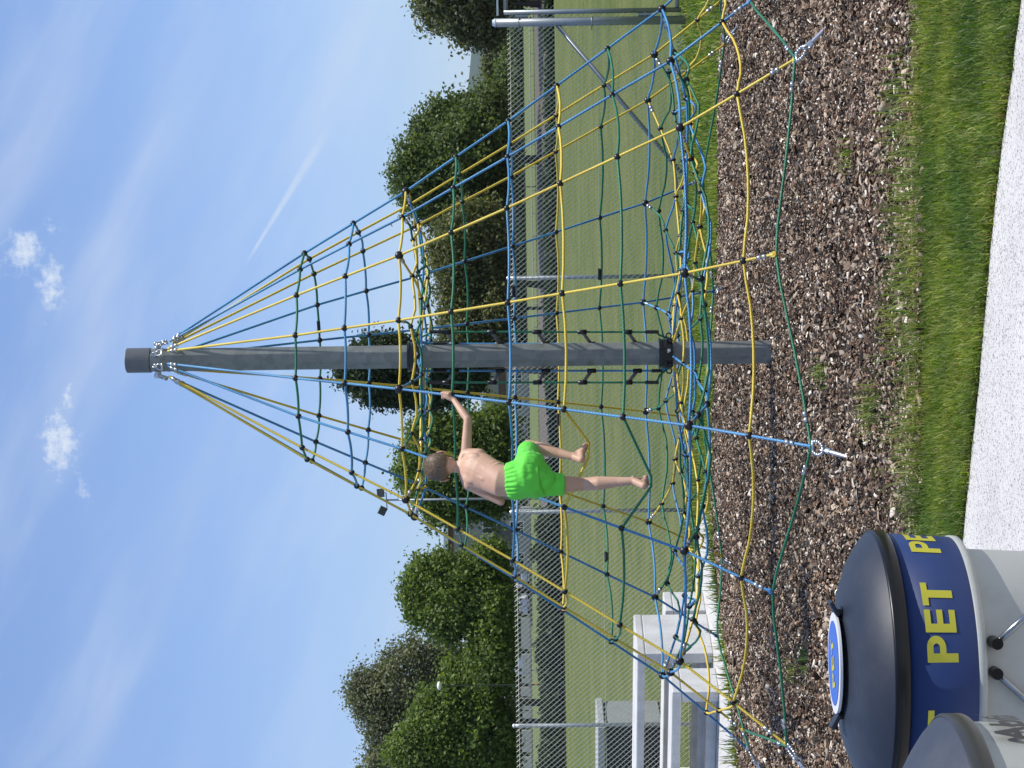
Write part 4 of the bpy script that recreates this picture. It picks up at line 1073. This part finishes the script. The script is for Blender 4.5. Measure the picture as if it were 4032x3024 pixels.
def tree(name, label, Y, blobs, n, size, cols, clump=None, trunk_r=.28, limbs=7, group='trees beyond the sports field'):
    """blobs: (photo x, photo y, half height px, half width px[, depth m]) of the crown's lobes at distance Y"""
    k = Y / FPX; lobes = []
    for b in blobs:
        c = at(b[0], b[1], Y + (b[4] if len(b) > 4 else random.uniform(-1.5, 1.5)))
        lobes.append((tuple(c), (b[3] * k, max(b[3], b[2]) * k * .9, b[2] * k)))
    cx = sum(l[0][0] for l in lobes) / len(lobes); g = prof(Y)
    T = thing(name, label, 'tree', (cx, Y, g), group)
    zt = max(l[0][2] + l[1][2] for l in lobes); zb = min(l[0][2] for l in lobes)
    mb = MB(); base = Vector((cx, Y, g - .2)); fork = Vector((cx + .2, Y, g + max(1.6, (zb - g) * .55)))
    mb.cyl(base, fork, trunk_r * 1.25, trunk_r * .8, n=10)
    top = Vector((cx, Y, g + (zt - g) * .8)); mb.cyl(fork, fork.lerp(top, .5), trunk_r * .8, trunk_r * .45, n=8); mb.cyl(fork.lerp(top, .5), top, trunk_r * .45, trunk_r * .12, n=6)
    for i in range(limbs):
        l = lobes[i % len(lobes)]; tgt = Vector(l[0]) + Vector((random.uniform(-.6, .6) * l[1][0], random.uniform(-.5, .5) * l[1][1], random.uniform(-.2, .6) * l[1][2]))
        st = fork.lerp(top, random.uniform(0, .6)); md = st.lerp(tgt, .5) + Vector((0, 0, .3)); mb.cyl(st, md, trunk_r * .4, trunk_r * .26, n=6); mb.cyl(md, tgt, trunk_r * .26, trunk_r * .08, n=5)
    mb.obj('trunk', M('bark'), T, True)
    link('crown', leaf_cloud(lobes, n, size, cols, clump or size * 1.5), M('leaf'), T)
tree('broadleaf_tree', 'loose pale crowned tree at the picture edge above the thick gate post', 160, [(1760, -40, 130, 120), (1840, 60, 100, 110), (1920, 130, 55, 70), (1730, 20, 90, 90), (1900, -60, 160, 160)], 26250, 0.182, WILLOW + OLIVE, .5)
tree('broadleaf_tree', 'large dark round tree right of the net mast against the sky', 165, [(1640, 690, 100, 130), (1720, 560, 120, 130), (1820, 640, 140, 200), (1800, 480, 110, 110), (1920, 560, 110, 220), (1700, 790, 110, 90), (1930, 760, 90, 130)], 73500, 0.168, OAK, .5)
tree('broadleaf_tree', 'olive green tree standing between the dark round tree and the mast', 158, [(1800, 1010, 110, 150), (1850, 1150, 125, 150), (1930, 960, 90, 170), (1860, 900, 110, 100), (1950, 1230, 80, 130), (1830, 1290, 110, 95), (1900, 1350, 90, 80)], 63000, 0.154, OLIVE, .45)
tree('evergreen_tree', 'tall dark evergreen standing right behind the net mast', 140, [(1400, 1470, 75, 45), (1470, 1420, 100, 50), (1540, 1510, 140, 75), (1520, 1390, 110, 60), (1660, 1470, 140, 95), (1700, 1540, 110, 50), (1800, 1480, 110, 80)], 73500, 0.154, DARK, .40)
tree('broadleaf_tree', 'green tree behind the climbing child and the floodlight mast', 150, [(1700, 1720, 90, 90), (1640, 1850, 80, 100), (1760, 1900, 130, 150), (1850, 1750, 130, 130), (1900, 1890, 120, 160), (1750, 1975, 80, 55), (1950, 1720, 80, 110)], 73500, 0.154, BRIGHT, .45)
tree('broadleaf_tree', 'round green tree left of the flat roofed house', 140, [(1720, 2290, 110, 100), (1670, 2320, 75, 80), (1800, 2370, 130, 120), (1760, 2430, 90, 70), (1900, 2290, 100, 140), (1940, 2430, 75, 110), (1930, 2190, 60, 45), (1650, 2390, 50, 50)], 77000, 0.154, BRIGHT, .45)
tree('broadleaf_tree', 'tall grey green feathery tree at the far left', 175, [(1500, 2760, 120, 140), (1440, 2720, 80, 80), (1620, 2640, 140, 120), (1600, 2880, 150, 150), (1560, 3010, 140, 100), (1740, 2600, 100, 90), (1700, 2780, 150, 150)], 52500, 0.154, WILLOW, .5)
tree('broadleaf_tree', 'dense fresh green tree in front of the feathery tree', 138, [(1740, 2840, 120, 130), (1660, 2960, 120, 120), (1850, 2700, 130, 130), (1900, 2870, 130, 170), (1780, 2980, 140, 120), (1930, 2610, 90, 120), (1940, 2990, 100, 120)], 80500, 0.147, BRIGHT, .42)
tree('small_tree', 'small yellowish green tree on the bank in front of the blue hill', 230, [(1955, 265, 45, 50), (1975, 330, 40, 70), (2000, 200, 45, 80)], 15750, 0.210, OLIVE, .6, .15, 4)
tree('small_tree', 'low dark tree beside the yellowish tree on the bank', 215, [(1990, 400, 50, 80), (2010, 300, 40, 90), (2020, 120, 40, 90)], 15750, 0.210, OAK, .6, .15, 4)
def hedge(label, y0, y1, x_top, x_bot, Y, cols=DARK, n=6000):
    """low leaf band, as undergrowth or in place of tree shade, between photo columns y0..y1"""
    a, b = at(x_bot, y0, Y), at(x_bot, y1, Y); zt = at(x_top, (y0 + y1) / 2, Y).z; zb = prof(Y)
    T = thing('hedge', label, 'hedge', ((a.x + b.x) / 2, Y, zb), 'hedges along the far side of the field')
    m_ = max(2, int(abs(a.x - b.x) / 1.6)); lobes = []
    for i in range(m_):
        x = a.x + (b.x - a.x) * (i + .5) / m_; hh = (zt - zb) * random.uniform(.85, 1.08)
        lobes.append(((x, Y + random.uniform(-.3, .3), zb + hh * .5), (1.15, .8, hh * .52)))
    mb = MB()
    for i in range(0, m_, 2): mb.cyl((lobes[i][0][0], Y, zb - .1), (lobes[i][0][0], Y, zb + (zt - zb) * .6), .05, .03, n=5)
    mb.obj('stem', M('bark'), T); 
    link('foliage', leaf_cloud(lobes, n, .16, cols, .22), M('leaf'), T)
hedge('low dark leaf strip standing in for tree shade along the far touchline on the right', -60, 560, 2153, 2186, 143, DARK, 9000)  # touchline strips: dark leaves added where the track lies in tree shade
hedge('dark leaf strip standing in for tree shade in the middle of the far touchline behind the yellow ring rope', 560, 1330, 2150, 2190, 142, DARK, 11000)
hedge('dark leaf strip standing in for tree shade along the far touchline behind the cars', 1330, 2020, 2165, 2205, 141.5, DARK, 11000)
hedge('tall black green leaf strip standing in for tree shade on the left end of the far touchline', 2020, 3100, 2122, 2230, 134, DARK, 26000)  # taller dark leaves added for the tree shade at this end
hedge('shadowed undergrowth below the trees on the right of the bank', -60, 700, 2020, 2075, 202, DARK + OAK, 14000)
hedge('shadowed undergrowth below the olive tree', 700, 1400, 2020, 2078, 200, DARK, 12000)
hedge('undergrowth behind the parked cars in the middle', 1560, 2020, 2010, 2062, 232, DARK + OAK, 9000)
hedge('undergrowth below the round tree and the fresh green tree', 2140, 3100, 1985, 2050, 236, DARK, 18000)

# ------------------------------------------------------------------ far side: posts, vehicles, houses, lamps
mat('post_black', (.012, .012, .013), .6); mat('house_beige', fn=vary((.66, .59, .50), .12, .8), rough=.9); mat('house_grey', fn=vary((.33, .325, .31), .12, .8), rough=.9)
mat('house_brown', fn=vary((.13, .085, .065), .15, 1), rough=.8); mat('white_paint', (.78, .78, .76), .5); mat('glass_dark', (.03, .035, .04), .08); mat('car_white', (.78, .79, .80), .25); mat('car_red', (.55, .03, .035), .25); mat('tyre', (.015, .015, .015), .8); mat('lamp_red', (.5, .02, .02), .3)
for ny, w, xt, lab in ((617, .24, 2036, 'thick black post behind the blue ring rope right of the mast'), (735, .07, 2036, 'thin black post between the two thick black posts'), (1213, .24, 2030, 'thick black post beside the middle of the net'), (12, .10, 2010, 'thin black post at the picture edge beyond the gate')):
    Y = 147; p = at(2150, ny, Y); zt = at(xt, ny, Y).z; zb = prof(Y)
    mb = MB(); mb.box((p.x - w / 2, Y - w / 2, zb - .1), (p.x + w / 2, Y + w / 2, zt)); mb.box((p.x - w * .65, Y - w * .65, zb - .05), (p.x + w * .65, Y + w * .65, zb + .25))
    o = mb.obj('black_post', M('post_black')); props(o, lab, 'post', 'black posts along the track')
# low rail along the track
T = thing('track_rail', 'thin grey rail along the track on the far side of the field', 'rail', (0, 171.5, prof(171.5)))
for i, ny in enumerate(range(-60, 1500, 90)):
    p = at(2120, ny, 171.5); mb = MB(); mb.cyl((p.x, 171.5, prof(171.5) - .1), (p.x, 171.5, prof(171.5) + .42), .03, n=6); mb.obj('rail_post', M('fence_steel'), T)
a, b = at(2120, -60, 171.5), at(2120, 1460, 171.5); z = prof(171.5) + .44
mb = MB(); mb.cyl((a.x, 171.5, z), (b.x, 171.5, z), .045, n=8); mb.obj('rail_bar', mat('rail_pale', (.45, .46, .45), .6), T)

def car(label, nyc, Y, w, hgt, paint, van=False, group='vehicles parked beyond the field'):
    """vehicle seen from the rear, pointing away"""
    c = at(2090, nyc, Y); g = prof(Y) + .06; x = c.x
    T = thing('parked_car', label, 'car', (x, Y, g), group); L = 4.2
    def prism(secs, name, mt, par=T):   # secs: (y, half width, z0, z1)
        V = []; Fc = []
        for y, hw, z0, z1 in secs: V += [(x - hw, Y + y, g + z0), (x + hw, Y + y, g + z0), (x + hw * .97, Y + y, g + z1), (x - hw * .97, Y + y, g + z1)]
        for k in range(len(secs) - 1):
            for i in range(4): Fc.append((k * 4 + i, k * 4 + (i + 1) % 4, k * 4 + 4 + (i + 1) % 4, k * 4 + 4 + i))
        Fc += [(3, 2, 1, 0), tuple(range(len(secs) * 4 - 4, len(secs) * 4))]
        me = bpy.data.meshes.new(name); me.from_pydata(V, [], Fc); me.update(); o = link(name, me, mt, par)
        bv = o.modifiers.new('b', 'BEVEL'); bv.width = .07; bv.segments = 2; return o
    b_ = hgt * .58; hw = w / 2
    prism([(0, hw * .94, .22, b_), (.25, hw, .18, b_ + .02), (3.9, hw, .18, b_ - .05), (4.2, hw * .9, .22, b_ - .18)], 'body', paint)
    cab = prism([(.06, hw * .86, b_ - .02, b_ + .05), (.35 if not van else .12, hw * .80, b_ - .02, hgt), (2.3, hw * .80, b_ - .02, hgt - .02), (3.1, hw * .86, b_ - .02, b_ + .02)], 'cabin', paint)
    mb = MB(); y0 = Y + .03 if van else Y + .10
    mb.add([(x - hw * .70, Y + .085, g + b_ + .08), (x + hw * .70, Y + .085, g + b_ + .08), (x + hw * .62, Y + (.25 if not van else .10), g + hgt - .10), (x - hw * .62, Y + (.25 if not van else .10), g + hgt - .10)], [(0, 1, 2, 3)])
    mb.v = [(p[0], p[1] - .03, p[2]) for p in mb.v]; mb.obj('rear_window', M('glass_dark'), T)
    for s in (-1, 1):
        mb = MB(); mb.box((x + s * hw * .80 - .10, Y - .02, g + b_ * .68), (x + s * hw * .80 + .08, Y + .05, g + b_ * .95)); mb.obj('tail_lamp', M('lamp_red'), T)
        for yy in (.75, 3.35):
            mb = MB(); mb.cyl((x + s * hw * .98, Y + yy, g + .30), (x + s * hw * .74, Y + yy, g + .30), .31, n=18); mb.obj('wheel', M('tyre'), T)
    mb = MB(); mb.box((x - .26, Y - .025, g + .42), (x + .26, Y - .005, g + .54)); mb.obj('number_plate', M('white_paint'), T)
car('red parked car behind the light blue rope left of the mast', 1568, 207, 2.0, 1.45, M('car_red'))
car('white parked car beside the child\'s raised knee', 1700, 205, 1.8, 1.4, M('car_white'))
car('white van at the right end of the four vehicles by the beige wall', 2228, 212, 1.75, 1.9, M('car_white'), True)
car('white car between the two vans by the beige wall', 2280, 212, 1.7, 1.5, M('car_white'))
car('white van at the left end by the beige wall', 2385, 212, 1.85, 1.95, M('car_white'), True)
car('silver car next to the left white van by the beige wall', 2336, 214, 1.65, 1.5, mat('car_silver', (.45, .46, .47), .3, .4))

def wall_run():
    Y = 229; a, b = at(2080, 2060, Y), at(2080, 3150, Y); zt = at(2050, 2500, Y).z
    T = thing('beige_wall', 'long low beige wall with dark gaps below the trees on the left', 'wall', ((a.x + b.x) / 2, Y, prof(Y)))
    edges = [2060, 2105, 2145, 2245, 2252, 2312, 2325, 2420, 2432, 2555, 2575, 2690, 2705, 2740, 2748, 2795, 2800, 2850, 2875, 2960, 2980, 3150]
    for i in range(0, len(edges) - 1, 2):
        p, q = at(2080, edges[i], Y), at(2080, edges[i + 1], Y); mb = MB(); mb.box((q.x, Y - .15, prof(Y) - .2), (p.x, Y + .15, zt + random.uniform(-.15, .15))); mb.obj('wall_panel', M('house_beige'), T)
wall_run()
def house(name, label, Y, y0, y1, x_top, mt, floors, deep=9):
    a, b = at(2080, y0, Y), at(2080, y1, Y); zt = at(x_top, (y0 + y1) / 2, Y).z; g = prof(Y); T = thing(name, label, 'house', ((a.x + b.x) / 2, Y, g))
    mb = MB(); mb.box((b.x, Y, g - .2), (a.x, Y + deep, zt - .45)); mb.obj('wall', mt, T)
    mb = MB(); mb.box((b.x - .5, Y - .7, zt - .448), (a.x + .5, Y + deep + .5, zt)); mb.obj('roof', M('white_paint'), T)
    n = max(1, int((a.x - b.x) / 2.4))
    for f in range(floors):
        z0 = g + (zt - g - .6) * f / floors + .8; z1 = z0 + 1.35
        mb = MB(); mb.box((b.x - .02, Y - .06, z1 + .25), (a.x + .02, Y - .002, z1 + 1.0)); mb.obj('facade_band', M('house_brown'), T) if f == floors - 1 else None
        for i in range(n):
            x = b.x + (a.x - b.x) * (i + .5) / n; mb = MB(); mb.box((x - .62, Y - .08, z0 - .05), (x + .62, Y - .003, z1 + .05)); w_ = mb.obj('window', M('white_paint'), T)
            for s in (-1, 1):
                mb = MB(); mb.box((x + s * .29 - .25, Y - .095, z0 + .03), (x + s * .29 + .25, Y - .082, z1 - .03)); mb.obj('pane', M('glass_dark'), w_)
    return T
HOUSE = house('house', 'flat roofed house with white eaves and brown upper storey behind the trees', 196, 2015, 2260, 1748, M('house_grey'), 3)
house('house', 'low grey building behind the evergreen and the yellow rope', 196, 1440, 1640, 1895, M('house_grey'), 1)
hg = at(1975, 2108, 195.85); mb = MB(); mb.box((hg.x - .9, 195.80, hg.z - 1.0), (hg.x + .9, 195.90, hg.z + 1.0)); mb.obj('wall_panel', mat('grey_door', (.10, .105, .105), .6), HOUSE)

def floodlight():
    Y = 138; g = prof(Y); p = at(1700, 1967, Y); zt = at(1520, 1966, Y).z
    T = thing('floodlight_mast', 'grey floodlight mast with two lamp heads above the climbing child', 'floodlight', (p.x, Y, g))
    mb = MB(); mb.cyl((p.x, Y, g - .2), (p.x, Y, zt), .11, .065, n=12); mb.obj('mast', M('fence_post'), T, True)
    a, b = at(1520, 1940, Y), at(1524, 2010, Y); mb = MB(); mb.cyl(a, b, .04, n=8); mb.obj('crossarm', M('fence_post'), T)
    for nx, ny, tw in ((1499, 1941, .1), (1507, 2012, -.45)):
        c = at(nx, ny, Y); rx = Vector((math.cos(tw), .25, math.sin(tw))).normalized(); rz = Vector((-math.sin(tw), 0, math.cos(tw))); ry = rx.cross(rz)
        mb = MB(); mb.obox(c, rx * .30, ry * .10, rz * .25); lh = mb.obj('lamp_head', mat('lamp_housing', (.055, .065, .062), .5), T, bevel=.03)
        mb = MB(); mb.obox(c + rz * .27, rx * .32, ry * .12, rz * .02); mb.obj('visor', M('white_paint'), lh)
        mb = MB(); e = at(1521, ny, Y); mb.cyl(c - rz * .2, e, .03, n=6); mb.obj('bracket', M('fence_post'), T)
floodlight()
mat('lamp_green', (.03, .045, .03), .5)
def lamp(name, label, nx, ny, Y, kind):
    c = at(nx, ny, Y); g = prof(Y); T = thing(name, label, 'street lamp', (c.x, Y, g))
    if kind == 'globe':
        mb = MB(); mb.cyl((c.x, Y, g - .1), (c.x, Y, c.z - .2), .05, .03, n=10); mb.obj('pole', M('lamp_green'), T)
        B_ = Body(); B_.ball(c, .30, sc=(1, 1, .55)); B_.b.obj('globe', M('white_paint'), T, True)
    elif kind == 'box':
        mb = MB(); mb.cyl((c.x + .5, Y, g - .1), (c.x + .5, Y, c.z - .15), .06, .045, n=10); mb.cyl((c.x + .5, Y, c.z - .15), (c.x, Y, c.z - .22), .03, n=6); mb.obj('pole', M('fence_post'), T)
        mb = MB(); mb.box((c.x - .28, Y - .15, c.z - .2), (c.x + .28, Y + .15, c.z + .18)); mb.obj('lamp_head', mat('lamp_dark', (.02, .018, .02), .5), T, bevel=.03)
    else:
        mb = MB(); mb.cyl((c.x, Y, g - .1), (c.x, Y, c.z), .05, .04, n=8); mb.obj('pole', M('fence_post'), T)
        mb = MB(); mb.cyl((c.x, Y, c.z), (c.x + .6, Y - .2, c.z + .1), .03, n=6); mb.obj('arm', M('fence_post'), T)
lamp('street_lamp', 'white globe lamp among the feathery tree leaves', 1730, 2700, 130, 'globe')
lamp('street_lamp', 'small dark box lamp above the white eaves', 1675, 2029, 170, 'box')
lamp('street_lamp', 'thin grey lamp post right of the flat roofed house', 1935, 2025, 150, 'pole')
lamp('street_lamp', 'thin grey lamp post left of the white vans', 2090, 2640, 150, 'pole')
def sign():
    Y = 224; a, b = at(2022, 2592, Y), at(2060, 2655, Y); g = prof(Y); T = thing('notice_board', 'white notice board with dark print and a blue top left of the vans', 'sign', ((a.x + b.x) / 2, Y, g))
    mb = MB(); mb.box((b.x, Y - .05, b.z), (a.x, Y, a.z)); bo = mb.obj('board', M('white_paint'), T)
    for s in (b.x + .1, a.x - .1): mb = MB(); mb.cyl((s, Y + .04, g - .1), (s, Y + .04, a.z), .05, n=8); mb.obj('post', M('fence_post'), T)
    mb = MB(); mb.box((a.x - .95, Y - .04, a.z + .02), (a.x - .1, Y - .01, a.z + .62)); mb.obj('blue_flag', mat('blue_flag', (.03, .10, .42), .6), T)
    mb = MB(); mb.box((b.x + .35, Y - .065, b.z + .15), (b.x + .75, Y - .052, b.z + .7)); mb.obj('print', mat('print_green', (.05, .09, .07), .7), bo)
sign()
for nx, ny, Y, lab in ((2108, 2692, 190, 'small orange marker on the grass left of the notice board'), (2168, 2658, 136, 'small orange marker in front of the tall dark leaf strip')):
    p = at(nx, ny, Y); mb = MB(); s = .16 * Y / 136; mb.lathe([(s * 1.1, -s), (s * 1.1, -s * .8), (s * .75, -s * .75), (s * .25, s), (0, s)], p, 14); o = mb.obj('orange_marker', mat('orange', (.75, .22, .03), .6)); props(o, lab, 'marker', 'orange markers'); 
    mb = MB(); mb.cyl((p.x, p.y, prof(Y) - .1), (p.x, p.y, p.z - s), .025, n=6); mb.obj('stake', M('fence_steel'), o)

# far hill
def hill(name, Y, pts, mt):
    top = [at(nx, ny, Y) for nx, ny in pts]; V = []; n = len(top)
    for k, (dy, f) in enumerate(((-900, 0.0), (-400, .6), (0, 1.0), (400, .7), (900, 0.0))):
        for p in top: V.append((p.x * (1 + dy / Y), Y + dy, 8 + (p.z - 8) * f + (random.uniform(-3, 3) if 0 < f else 0)))
    Fc = [(k * n + i, k * n + i + 1, (k + 1) * n + i + 1, (k + 1) * n + i) for k in range(4) for i in range(n - 1)]
    return struct(name, np_mesh(name, V, Fc), mt)
mat('hill_forest', fn=vary((.035, .060, .030), .35, .02), rough=1)
hill('hill', 5200, [(2060, -2500), (1985, -1500), (1930, -700), (1880, 60), (1858, 200), (1848, 300), (1835, 420), (1822, 560), (1840, 800), (1880, 1100), (1930, 1500), (1960, 2000), (1990, 2600), (1975, 3400), (2060, 5000)], M('hill_forest'))

# the air: faint summer haze in a closed box round everything
mh = bpy.data.materials.new('haze'); mh.use_nodes = True; mh.node_tree.nodes.clear(); hh = NT(mh.node_tree)
pv = hh.n('ShaderNodeVolumePrincipled'); pv.inputs['Color'].default_value = (.80, .88, 1, 1); pv.inputs['Density'].default_value = .00004; pv.inputs['Anisotropy'].default_value = .2
ov = hh.n('ShaderNodeOutputMaterial'); hh.l(pv.outputs[0], ov.inputs['Volume'])
mb = MB(); mb.box((-4700, -60, -2), (4700, 6300, 420)); props(mb.obj('haze', mh), 'thin pale summer haze between the field and the far hill', 'haze', kind='stuff')
